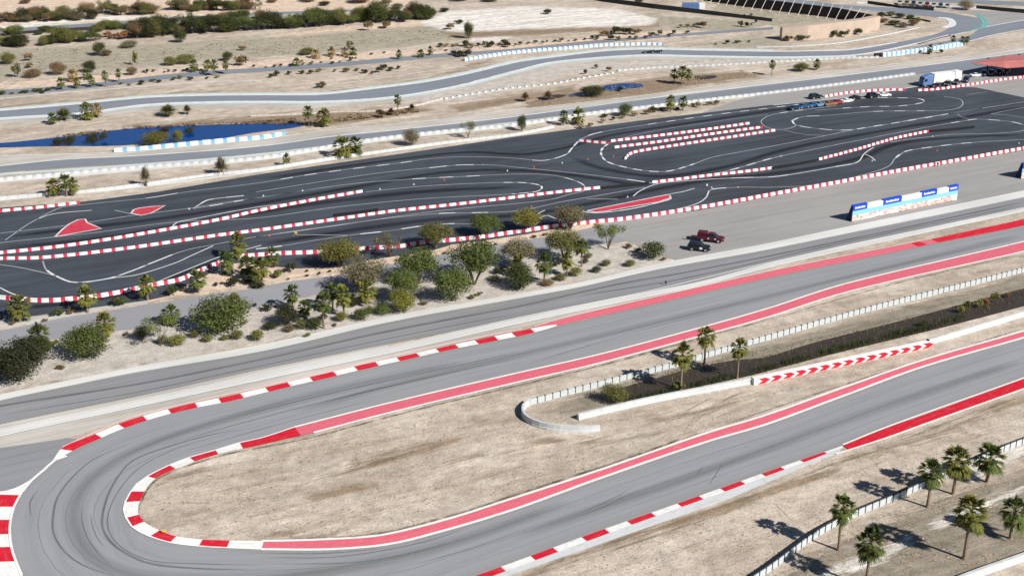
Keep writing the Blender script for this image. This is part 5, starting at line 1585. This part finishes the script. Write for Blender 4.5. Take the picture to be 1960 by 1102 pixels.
# --- planter: palms
G = 'palms in the planted strip'
for x, y, w, h, tint, lab in (
    (39, 616, 40, 30, 'palmgold', 'orange skirted palm at the far left sand border of the kart track'), (168, 598, 36, 32, 'palmgold', 'palm with orange dead fronds at the foot of the kart barrier, left'), (283, 574, 32, 30, 'palmgold', 'palm in front of the curving red and white barrier'),
    (380, 560, 32, 26, 'palm', 'leaning palm at the end of the curving barrier'), (457, 498, 34, 32, 'palmgold', 'topmost palm of the cluster at the gap in the barrier'), (436, 526, 32, 30, 'palm', 'left palm of the cluster at the barrier gap'),
    (476, 532, 34, 24, 'palm', 'dark crowned middle palm of the cluster at the barrier gap'), (502, 545, 36, 32, 'palmgold', 'golden palm low in the cluster at the barrier gap'), (522, 512, 28, 24, 'palm', 'small palm right of the cluster, before the grey asphalt'),
    (78, 668, 42, 26, 'palm', 'palm behind the dark bushes at the left border, above the path edge'), (205, 654, 38, 36, 'palmgold', 'palm directly behind the big rounded green bush'), (330, 622, 32, 22, 'palm', 'short palm between the open bush and the grey path'),
    (450, 606, 30, 28, 'palmgold', 'pale palm peeking out behind the large green tree'), (560, 592, 30, 30, 'palm', 'lone palm on the lower edge of the grey path'), (620, 628, 32, 50, 'palm', 'tallest palm of the middle planter group, pinkish trunk'),
    (637, 592, 30, 34, 'palm', 'dark trunked palm in the middle planter group'), (659, 606, 32, 42, 'palmgold', 'palm with a thin pale trunk right in the middle planter group'), (702, 582, 36, 26, 'palmgold', 'bright yellow palm on the right of the middle planter group'),
    (584, 606, 26, 18, 'palm', 'small young palm between the dark round bush and tall palm'), (1042, 542, 34, 40, 'palm', 'palm with a wide pale crown right of the dark round bush'), (1085, 528, 26, 30, 'palmgold', 'slim palm in the right planter, between two taller palms'),
    (1113, 510, 26, 38, 'palm', 'slim tall palm in front of the rightmost large tree'), (990, 528, 30, 22, 'palmgold', 'golden palm above the dark round bush in the right planter')):
    plant('palm', tint, x, y, w, h, lab, G)
# --- planter: trees and bushes
G = 'desert trees in the planted strip'
for kind, x, y, w, h, tint, lab in (
    ('bush', 34, 735, 92, 82, 'dark', 'big dark bush in the left corner above the service road'), ('bush', 66, 697, 50, 52, 'dark', 'dark bush behind the big corner bush at the left'), ('bush', 8, 722, 44, 50, 'deep', 'dark green bush cut by the left edge of the picture'),
    ('bush', 163, 690, 78, 62, 'green', 'big rounded green bush standing alone left of the open bush'), ('bush', 424, 640, 92, 72, 'green', 'largest green tree of the left planter, casting a long shadow'), ('sparse', 308, 662, 52, 60, 'green', 'open airy bush between the rounded bush and the large tree'),
    ('bush', 271, 652, 28, 26, 'dark', 'small dark bush left of the open airy bush'), ('bush', 548, 627, 40, 40, 'dark', 'dark round bush under the lone palm in the middle planter'),
    ('tree', 650, 510, 70, 52, 'yellow', 'golden olive tree in front of the barrier, left of the sparse tree'), ('tree', 697, 560, 78, 62, 'grey', 'brownish see through tree on the path edge above the bright palm'), ('tree', 803, 542, 74, 68, 'green', 'grey green tree with visible limbs left of the biggest tree'),
    ('tree', 771, 578, 62, 62, 'green', 'green tree in front of the tree with visible limbs'), ('bush', 772, 600, 48, 42, 'lime', 'yellow green low tree at the edge of the service road'), ('sparse', 746, 492, 52, 42, 'grey', 'thin sparse tree standing right at the barrier'),
    ('tree', 835, 476, 58, 50, 'olive', 'olive tree behind the barrier above the tree with visible limbs'), ('tree', 908, 545, 84, 84, 'green', 'biggest tree of the right planter'), ('bush', 866, 580, 64, 66, 'green', 'tall bush leaning against the biggest tree at lower left'),
    ('tree', 928, 454, 52, 44, 'green', 'round tree behind the barrier, second of the four in line'), ('tree', 1008, 443, 52, 42, 'yellow', 'golden olive tree behind the barrier, third of the four in line'), ('tree', 1091, 438, 54, 44, 'grey', 'greyish tree behind the barrier, last of the four in line'),
    ('tree', 992, 510, 58, 54, 'grey', 'pale tree with bare limbs right of the biggest tree'), ('bush', 995, 556, 52, 48, 'deep', 'dark round bush with a long shadow at the service road edge'), ('tree', 1080, 500, 62, 60, 'olive', 'broad olive tree above the slim palms in the right planter'),
    ('sparse', 1164, 477, 54, 52, 'green', 'airy tree with bare limbs at the corner of the grey apron'), ('ball', 1251, 498, 38, 32, 'deep', 'dark round bush at the right tip of the planter')):
    plant(kind, tint, x, y, w, h, lab, G)
row('ball', 'clipped round shrub', 'along the service road edge', [
    (338, 664, 28, 22, 'lime'), (397, 656, 17, 14, 'olive'), (372, 648, 18, 16, 'olive'), (453, 651, 20, 17, 'olive'), (492, 653, 22, 20, 'lime'), (518, 632, 24, 14, 'dark'), (577, 631, 20, 18, 'olive'), (602, 632, 28, 22, 'deep'), (552, 636, 20, 12, 'brown'),
    (653, 616, 20, 18, 'lime'), (690, 615, 27, 22, 'green'), (706, 602, 18, 16, 'green'), (733, 604, 28, 20, 'green'), (672, 588, 28, 18, 'dark'), (311, 659, 18, 16, 'olive'), (1102, 530, 20, 17, 'lime'), (1074, 538, 20, 12, 'olive'), (1048, 548, 22, 12, 'brown'),
    (1143, 523, 16, 13, 'deep'), (1160, 510, 16, 12, 'olive'), (1206, 511, 18, 12, 'olive'), (1120, 505, 12, 10, 'deep'), (1126, 495, 14, 10, 'olive'), (945, 538, 20, 10, 'grey'), (430, 652, 14, 10, 'olive'), (618, 612, 14, 10, 'dark')], 'round shrubs of the planted strip')
row('tuft', 'little shrub', 'between kart barrier and grey path', [
    (22, 622, 12, 6, 'brown'), (110, 606, 22, 10, 'deep'), (132, 602, 18, 8, 'brown'), (86, 616, 10, 5, 'brown'), (225, 588, 22, 14, 'deep'), (331, 567, 20, 14, 'deep'), (348, 558, 10, 5, 'brown'), (412, 548, 9, 6, 'dark'), (447, 550, 22, 14, 'dark'), (528, 534, 18, 12, 'olive'),
    (556, 524, 18, 16, 'dark'), (587, 530, 6, 4, 'dark'), (588, 521, 6, 4, 'dark'), (610, 526, 6, 4, 'dark'), (632, 522, 6, 4, 'dark'), (552, 536, 5, 4, 'brown'), (424, 545, 7, 4, 'brown'), (850, 487, 8, 4, 'brown'), (948, 470, 6, 4, 'brown'), (1022, 456, 8, 5, 'dark'), (1042, 452, 8, 5, 'brown'),
    (1205, 477, 12, 8, 'brown'), (1220, 484, 12, 8, 'dark'), (1272, 500, 8, 6, 'brown'), (430, 528, 8, 6, 'dark'), (492, 552, 24, 10, 'dark'), (470, 545, 16, 8, 'dark')], 'little shrubs on the sand borders')  # the widest dark tuft stands in for a shadow on the sand
row('tuft', 'low shrub', 'on the planted gravel strip', [(116, 708, 14, 7, 'brown'), (100, 662, 18, 8, 'lime'), (240, 642, 10, 5, 'brown'), (487, 588, 8, 6, 'dark'), (468, 622, 10, 6, 'brown'), (508, 598, 18, 12, 'dark'), (530, 590, 8, 4, 'dark'), (585, 646, 12, 6, 'olive'), (640, 626, 8, 5, 'brown'), (810, 585, 12, 6, 'brown'), (905, 572, 14, 7, 'olive'), (918, 566, 10, 6, 'brown'),
    (960, 525, 22, 12, 'dark'), (1010, 540, 10, 6, 'brown'), (1065, 512, 16, 8, 'dark')], 'low shrubs on the gravel')
# --- sand strip behind the kart track
G = 'plants in the sand strip behind the kart track'
for kind, x, y, w, h, tint, lab in (
    ('palm', 104, 376, 22, 20, 'palmgold', 'left palm of the trio behind the kart track at far left'), ('palm', 128, 376, 22, 28, 'palm', 'tall middle palm of the trio behind the kart track at far left'), ('palm', 142, 374, 20, 20, 'palmgold', 'right palm of the trio behind the kart track at far left'),
    ('spiky', 278, 359, 26, 38, 'grey', 'narrow spiky yucca right of the three palms'), ('spiky', 422, 337, 36, 34, 'grey', 'broad spiky yucca with a dark shadow'), ('palm', 549, 318, 14, 15, 'palm', 'very small palm left of the palm pair'),
    ('palm', 656, 301, 30, 20, 'palmgold', 'left palm of the bushy pair behind the kart track'), ('palm', 681, 297, 24, 20, 'palm', 'right palm of the bushy pair behind the kart track'), ('bush', 788, 281, 28, 32, 'grey', 'round grey green bush between the palm pair and the dark kart track bend'),
    ('sparse', 896, 265, 26, 32, 'olive', 'thin spreading tree on the sand behind the kart track'), ('bush', 999, 252, 16, 30, 'deep', 'slim dark green tree on the sand behind the kart track'), ('palm', 1079, 240, 16, 18, 'palm', 'left palm of a pair with heavy shadows above the white dashes'),
    ('palm', 1106, 238, 22, 16, 'palmgold', 'right palm of a pair with heavy shadows above the white dashes'), ('bush', 1196, 224, 26, 24, 'green', 'rounded green bush on the pale strip before the small pond'), ('palm', 1283, 214, 18, 20, 'palmgold', 'left palm of the pair below the three dark palms'), ('palm', 1307, 212, 16, 17, 'palm', 'right palm of the pair below the three dark palms')):
    plant(kind, tint, x, y, w, h, lab, G)
row('tuft', 'tiny bush', 'along the upper kart track border', [(1110, 247, 12, 6, 'straw'), (1130, 243, 10, 6, 'brown'), (1153, 236, 10, 7, 'straw'), (1175, 231, 8, 6, 'dark'), (1215, 224, 12, 8, 'straw'), (1240, 220, 12, 8, 'brown'), (1252, 215, 18, 8, 'dark'), (1268, 213, 10, 6, 'dark'), (1296, 212, 8, 5, 'dark'),
    (1325, 205, 8, 6, 'brown'), (1337, 206, 12, 9, 'straw'), (1358, 203, 10, 7, 'brown'), (1373, 202, 10, 8, 'brown'), (1160, 226, 14, 6, 'dark'), (1190, 228, 10, 6, 'straw')], 'tiny bushes along the upper kart track border')
# --- around the ponds
G = 'palms and bushes around the ponds'
for kind, x, y, w, h, tint, lab in (
    ('spiky', 120, 232, 42, 24, 'olive', 'wide spiky bush on the bank at the left end of the blue pond'), ('palm', 101, 238, 16, 12, 'palm', 'small palm left of the wide spiky bush'), ('palm', 168, 229, 24, 17, 'palmgold', 'low green palm above the pond, beside a dry twin'), ('palm', 187, 224, 18, 15, 'dry', 'dry tan palm above the pond, twin of a green one'),
    ('spiky', 320, 224, 40, 23, 'olive', 'large dark spiky bush on the bank in the middle above the pond'), ('spiky', 358, 221, 20, 19, 'brown', 'small brown spiky bush right of the large one above the pond'), ('palm', 591, 242, 17, 28, 'palm', 'slim tall palm at the right tip of the blue pond'),
    ('palm', 621, 243, 24, 20, 'palmgold', 'full low palm right of the slim one at the pond tip'), ('bush', 294, 279, 52, 26, 'yellow', 'bright yellow reed bush on the near bank of the pond'), ('bush', 340, 274, 18, 24, 'lime', 'narrow yellow green reed bush on the near bank of the pond'),
    ('bush', 110, 281, 18, 16, 'dark', 'leftmost dark bush standing in the pond water'), ('bush', 131, 280, 22, 17, 'dark', 'second dark bush standing in the pond water'), ('bush', 176, 277, 22, 18, 'dark', 'third dark bush standing in the pond water'), ('tuft', 198, 271, 14, 12, 'dark', 'fourth, smallest dark bush in the pond water'),
    ('bush', 312, 256, 20, 10, 'dark', 'low dark clump standing in for a reflection in the water behind the yellow reeds'), ('bush', 362, 256, 18, 10, 'dark', 'rightmost dark clump standing in for a reflection out in the water'),  # two dark clumps added in place of reflections on the pond
    ('palm', 762, 222, 14, 32, 'palm', 'thin palm among dry fronds by the pale fence'), ('spiky', 730, 227, 22, 16, 'brown', 'left heap of dry dark fronds by the thin palm'), ('spiky', 748, 222, 18, 14, 'brown', 'middle heap of dry dark fronds by the thin palm'), ('spiky', 788, 212, 16, 12, 'dark', 'right clump of dark fronds by the white blocks'),
    ('spiky', 1005, 196, 22, 18, 'brown', 'dry fan palm bush left on the muddy bank'), ('spiky', 1049, 193, 22, 18, 'brown', 'dry fan palm bush right on the muddy bank'), ('bush', 1135, 185, 42, 20, 'dark', 'wide dark green bush on the bank of the small pond'), ('tuft', 1186, 176, 12, 7, 'dark', 'small dark tuft on the near bank of the small pond'),
    ('palm', 1290, 160, 14, 18, 'palm', 'left one of three dark palms behind the far road'), ('palm', 1305, 163, 16, 26, 'palm', 'tallest, middle one of three dark palms behind the far road'), ('palm', 1317, 162, 14, 20, 'palm', 'right one of three dark palms behind the far road'),
    ('palm', 1477, 145, 12, 22, 'palm', 'single slim palm before the grey apron, upper right'), ('bush', 1534, 138, 26, 17, 'olive', 'round yellow olive bush right of the single slim palm'), ('palm', 1563, 134, 13, 12, 'palm', 'small palm right of the round olive bush'),
    ('tuft', 1165, 138, 8, 8, 'brown', 'small brown shrub in the sand left of the thin white blocks'), ('tuft', 1140, 132, 8, 7, 'brown', 'little reddish shrub on the sand below the far curve'), ('tuft', 1120, 143, 7, 8, 'dark', 'little dark shrub beside the white stones'),
    ('palm', 1779, 104, 12, 10, 'palm', 'small dark palm below the arrow barrier, upper right'), ('tuft', 1801, 103, 7, 7, 'dark', 'dark shrub right of the small dark palm'), ('palm', 1823, 88, 9, 14, 'palm', 'left palm of the trio at the right end of the arrow barrier'), ('palm', 1841, 88, 9, 12, 'palm', 'middle palm of the trio at the right end of the arrow barrier'), ('palm', 1850, 88, 9, 12, 'palm', 'right palm of the trio at the right end of the arrow barrier')):
    plant(kind, tint, x, y, w, h, lab, G)
# --- ditch
plant('bush', 'olive', 1178, 774, 46, 34, 'olive bush at the left end of the dark ditch')
plant('tuft', 'olive', 1300, 748, 26, 12, 'low olive tuft at the foot of the leftmost ditch palm')
def reeds():
    rng = random.Random(5)
    P = smooth(pts([(1190, 768), (1250, 757), (1330, 738), (1440, 713), (1500, 697), (1600, 671), (1700, 647), (1776, 628), (1850, 606)]), .5)
    N = normals(P)
    V, Fc = [], []
    for p, n_ in zip(P, N):
        dens = 22 if noise.noise(p * .22) > -.15 else 6
        for _ in range(dens):
            q = p + n_ * rng.gauss(.1, .55) + Vector((rng.uniform(-.3, .3), 0, 0))
            h = rng.uniform(.3, 1.1)
            a = rng.uniform(0, 6.28)
            d = Vector((math.cos(a), math.sin(a), 0))
            e = Vector((-d.y, d.x, 0)) * .05
            o = len(V)
            t = q + d * rng.uniform(.05, .4) + Vector((0, 0, h))
            V += [q - e, q + e, t + e * .3, t - e * .3]
            Fc.append((o, o + 1, o + 2, o + 3))
    tag(link('reeds', mesh('reeds', V, Fc, M['f_deep'])), 'thin line of green reeds along the ditch barrier', 'reeds', kind='stuff')
    P = smooth(pts([(1180, 752), (1260, 722), (1400, 690), (1560, 655), (1700, 628), (1820, 598), (1960, 560)]), .6)
    V, Fc = [], []
    for p in P:
        for _ in range(7):
            q = p + Vector((rng.uniform(-.6, .6), rng.choice((rng.gauss(.9, .5), rng.gauss(-2.2, .8), rng.gauss(-1, 1.5))), 0))
            h = rng.uniform(.15, .7)
            a = rng.uniform(0, 6.28)
            d = Vector((math.cos(a), math.sin(a), 0))
            e = Vector((-d.y, d.x, 0)) * .06
            o = len(V)
            t = q + d * .2 + Vector((0, 0, h))
            V += [q - e, q + e, t + e * .3, t - e * .3]
            Fc.append((o, o + 1, o + 2, o + 3))
    tag(link('dry_grass', mesh('dry_grass', V, Fc, M['f_olive'])), 'sparse brown grass in the ditch', 'grass', kind='stuff')
reeds()
row('tuft', 'marsh shrub', 'in the dark ditch', [(1838, 600, 14, 12, 'yellow'), (1856, 595, 16, 14, 'olive'), (1872, 590, 16, 13, 'olive'), (1888, 586, 14, 12, 'red'), (1905, 580, 12, 16, 'yellow'), (1722, 640, 10, 8, 'deep'), (1768, 626, 14, 10, 'deep'), (1930, 571, 8, 8, 'red')], 'marsh shrubs in the ditch')
# --- far field
def jit(x0, x1, y0, y1, n, w, h, tints, sp=.35):
    out = []
    for i in range(n):
        t = (i + .5) / n
        k = vr.uniform(.6, 1.35)
        out.append((x0 + (x1 - x0) * t + vr.uniform(-1, 1) * (x1 - x0) / n * sp, y0 + (y1 - y0) * t + vr.uniform(-3, 3), w * k, h * k * vr.uniform(.75, 1.25), vr.choice(tints)))
    return out
T1 = ['olive', 'brown', 'grey', 'dark', 'brown', 'deep']
row('bush', 'desert shrub', 'in the top left corner thicket', jit(-10, 180, 42, 37, 24, 24, 19, T1), 'thicket at the top left corner')
row('bush', 'desert shrub', 'in the short second top thicket', jit(188, 300, 28, 27, 14, 22, 19, ['brown', 'olive', 'dark', 'brown']), 'short back thicket')
row('bush', 'desert shrub', 'in the third top edge thicket', jit(325, 500, 23, 18, 22, 22, 20, T1), 'back thicket along the top edge')
row('bush', 'tamarisk bush', 'in the long green thicket', jit(250, 830, 73, 36, 66, 30, 26, ['green', 'olive', 'deep', 'deep', 'brown', 'dark']), 'long green thicket')
row('bush', 'desert bush', 'in the lower left thicket', jit(0, 45, 89, 88, 4, 26, 20, ['olive', 'dark', 'brown']) + jit(78, 185, 87, 78, 13, 22, 20, ['green', 'olive', 'deep']) + jit(0, 40, 70, 70, 3, 24, 18, ['green', 'olive']), 'lower thicket at far left')
row('tuft', 'low reddish bush', 'in the low clump at far left', jit(188, 250, 77, 73, 6, 14, 10, ['red', 'brown', 'red']), 'low reddish clump')
row('bush', 'small bush', 'in the row above the thicket', jit(60, 110, 66, 62, 3, 22, 12, ['deep', 'green']) + jit(180, 290, 60, 52, 10, 20, 15, ['deep', 'olive', 'green']) + jit(392, 500, 46, 36, 5, 24, 20, ['deep', 'green', 'brown']), 'narrow row above the long thicket')
row('bush', 'far bush', 'scattered along the top edge', [(46, 8, 20, 8, 'brown'), (520, 6, 18, 7, 'brown'), (620, 12, 20, 9, 'dark'), (590, 4, 30, 7, 'brown'), (690, 6, 40, 8, 'red'), (740, 8, 20, 8, 'grey'), (760, 18, 22, 10, 'grey'), (850, 24, 18, 8, 'dark'), (880, 3, 30, 5, 'grey'), (940, 4, 30, 6, 'grey')], 'scattered bushes along the top edge')
for kind, x, y, w, h, tint, lab in (
    ('bush', 188, 108, 22, 26, 'deep', 'upright dark bush with a brown neighbour in the grey field'), ('bush', 203, 108, 18, 12, 'brown', 'brown low bush touching the upright dark one'), ('bush', 345, 83, 22, 24, 'deep', 'dark bush standing out below the long thicket'), ('bush', 14, 124, 26, 22, 'olive', 'rounded olive bush at the left edge of the grey field'),
    ('tuft', 54, 118, 14, 12, 'brown', 'small brown bush right of the rounded olive one'), ('tuft', 56, 131, 14, 8, 'brown', 'small tan bush under the small brown one'), ('tuft', 32, 150, 16, 22, 'grey', 'grey green upright bush near the left access road'), ('bush', 62, 149, 34, 12, 'brown', 'wide low reddish brown bush beside the left access road'),
    ('bush', 110, 145, 26, 25, 'brown', 'rounded brown bush in the grey field'), ('bush', 170, 140, 24, 22, 'dark', 'dark olive bush just above the row of small palms'), ('bush', 245, 92, 30, 8, 'grey', 'flat grey mound of scrub in the field'), ('tuft', 260, 126, 9, 22, 'lime', 'thin yellow green bush in the middle of the grey field'), ('bush', 252, 145, 18, 16, 'brown', 'reddish bush below the thin yellow green one'),
    ('bush', 325, 127, 22, 17, 'olive', 'left bush of the pair in the grey field'), ('bush', 353, 124, 32, 19, 'olive', 'right, larger bush of the pair in the grey field'), ('tuft', 463, 98, 12, 8, 'brown', 'tiny brown bush alone in the grey field'), ('bush', 434, 118, 20, 18, 'deep', 'dark bush above the second group of small palms'), ('tuft', 459, 127, 20, 16, 'brown', 'brown spreading bush right of the second palm group'),
    ('bush', 586, 106, 26, 13, 'olive', 'low spreading bush at the field border, centre left'), ('tuft', 669, 96, 12, 14, 'grey', 'small upright grey bush in the field'), ('tuft', 705, 60, 14, 16, 'brown', 'left one of two bushes just below the thicket end'), ('tuft', 736, 56, 18, 12, 'brown', 'right one of two bushes just below the thicket end'),
    ('bush', 897, 75, 17, 32, 'deep', 'tall narrow dark green tree at the border of the salt flat'), ('tuft', 862, 58, 16, 10, 'brown', 'brown bush left of the tall narrow tree'), ('tuft', 878, 47, 16, 5, 'dark', 'flat dark bush at the corner of the salt flat'), ('bush', 1048, 28, 14, 10, 'dark', 'lone dark bush on the white salt flat'), ('bush', 1222, 8, 14, 12, 'dark', 'dark bush behind the thin dark wall'),
    ('bush', 1850, 20, 26, 18, 'straw', 'big straw coloured bush between the two dark walls at the top right'), ('tuft', 615, 170, 18, 10, 'brown', 'low brown bush in the gore between two far roads')):
    plant(kind, tint, x, y, w, h, lab, 'lone bushes in the far field')
row('palm', 'small palm', 'along the far access road', [(118, 172, 14, 14, 'palm'), (140, 156, 18, 12, 'dry'), (148, 169, 13, 12, 'palm'), (168, 152, 16, 10, 'palm'), (176, 167, 13, 14, 'palm'), (203, 167, 13, 22, 'palm'), (228, 158, 12, 18, 'palm'),
    (372, 138, 16, 14, 'palm'), (398, 138, 14, 14, 'palmgold'), (411, 146, 14, 22, 'palm'), (433, 142, 12, 18, 'palm'), (568, 126, 14, 6, 'palm'), (605, 112, 14, 8, 'dry'), (635, 108, 14, 8, 'dry'), (660, 108, 14, 7, 'dry'), (764, 114, 11, 11, 'palm'), (805, 110, 12, 7, 'palm'), (824, 106, 11, 10, 'palm'), (676, 106, 13, 7, 'palm')], 'small palms along the far access road')
SH = jit(0, 105, 182, 176, 7, 12, 5, ['dark', 'brown', 'deep']) + jit(215, 420, 165, 148, 10, 10, 6, ['dark', 'deep', 'olive', 'brown']) + jit(265, 420, 142, 132, 12, 5, 4, ['dark'])
row('tuft', 'dot of shrub', 'beside the left access road', SH, 'shrub rows along the left access road')
row('tuft', 'dot of shrub', 'beside the middle access road', jit(480, 680, 132, 118, 11, 7, 5, ['dark', 'dark', 'olive']) + jit(500, 690, 148, 138, 9, 9, 6, ['olive', 'dark', 'deep']) + jit(690, 770, 143, 133, 6, 9, 6, ['dark']) + jit(560, 900, 122, 92, 12, 6, 4, ['dark', 'brown']), 'shrub rows along the middle access road')
row('tuft', 'dot of shrub', 'above the far curve', jit(840, 980, 93, 88, 14, 11, 8, ['dark', 'brown', 'dry']) + jit(980, 1150, 87, 77, 13, 7, 5, ['dark', 'brown']) + jit(860, 905, 110, 107, 3, 12, 7, ['dark', 'olive']), 'shrub rows above the far curve')
row('tuft', 'dot of shrub', 'below the thin dark wall', jit(1140, 1230, 73, 64, 10, 10, 8, ['dark', 'brown', 'dry']) + jit(1160, 1320, 80, 66, 10, 9, 6, ['dark', 'dark', 'olive']) + jit(1300, 1350, 58, 52, 5, 9, 7, ['brown', 'dry']) + jit(1415, 1450, 52, 47, 4, 7, 7, ['dark']) + jit(1360, 1440, 84, 82, 4, 8, 5, ['dark']) + jit(1405, 1440, 32, 30, 3, 7, 5, ['dark']), 'shrub rows below the thin dark wall')
row('tuft', 'dark bush', 'in front of the tan block wall', [(1510, 80, 14, 9, 'deep'), (1533, 79, 14, 9, 'deep'), (1545, 77, 9, 8, 'deep'), (1594, 73, 18, 12, 'deep'), (1616, 72, 14, 10, 'deep'), (1645, 67, 14, 10, 'deep'), (1622, 68, 8, 10, 'straw')], 'bushes in front of the tan wall')
row('bush', 'bush', 'inside the tip of the far hairpin', [(1688, 33, 16, 9, 'dark'), (1706, 32, 16, 9, 'olive'), (1724, 36, 18, 10, 'dark'), (1742, 38, 14, 9, 'deep'), (1692, 44, 16, 8, 'brown'), (1712, 50, 20, 10, 'dark'), (1730, 54, 18, 10, 'grey'), (1748, 50, 18, 12, 'brown'), (1758, 44, 12, 10, 'yellow')], 'bushes inside the far hairpin')
wall_px('low_wall', 'thin dark kerb wall along the inner edge of the far hairpin', 'wall', [(1735, 36), (1760, 39), (1780, 43)], [33, 36, 40], .4, M['dark_metal'])
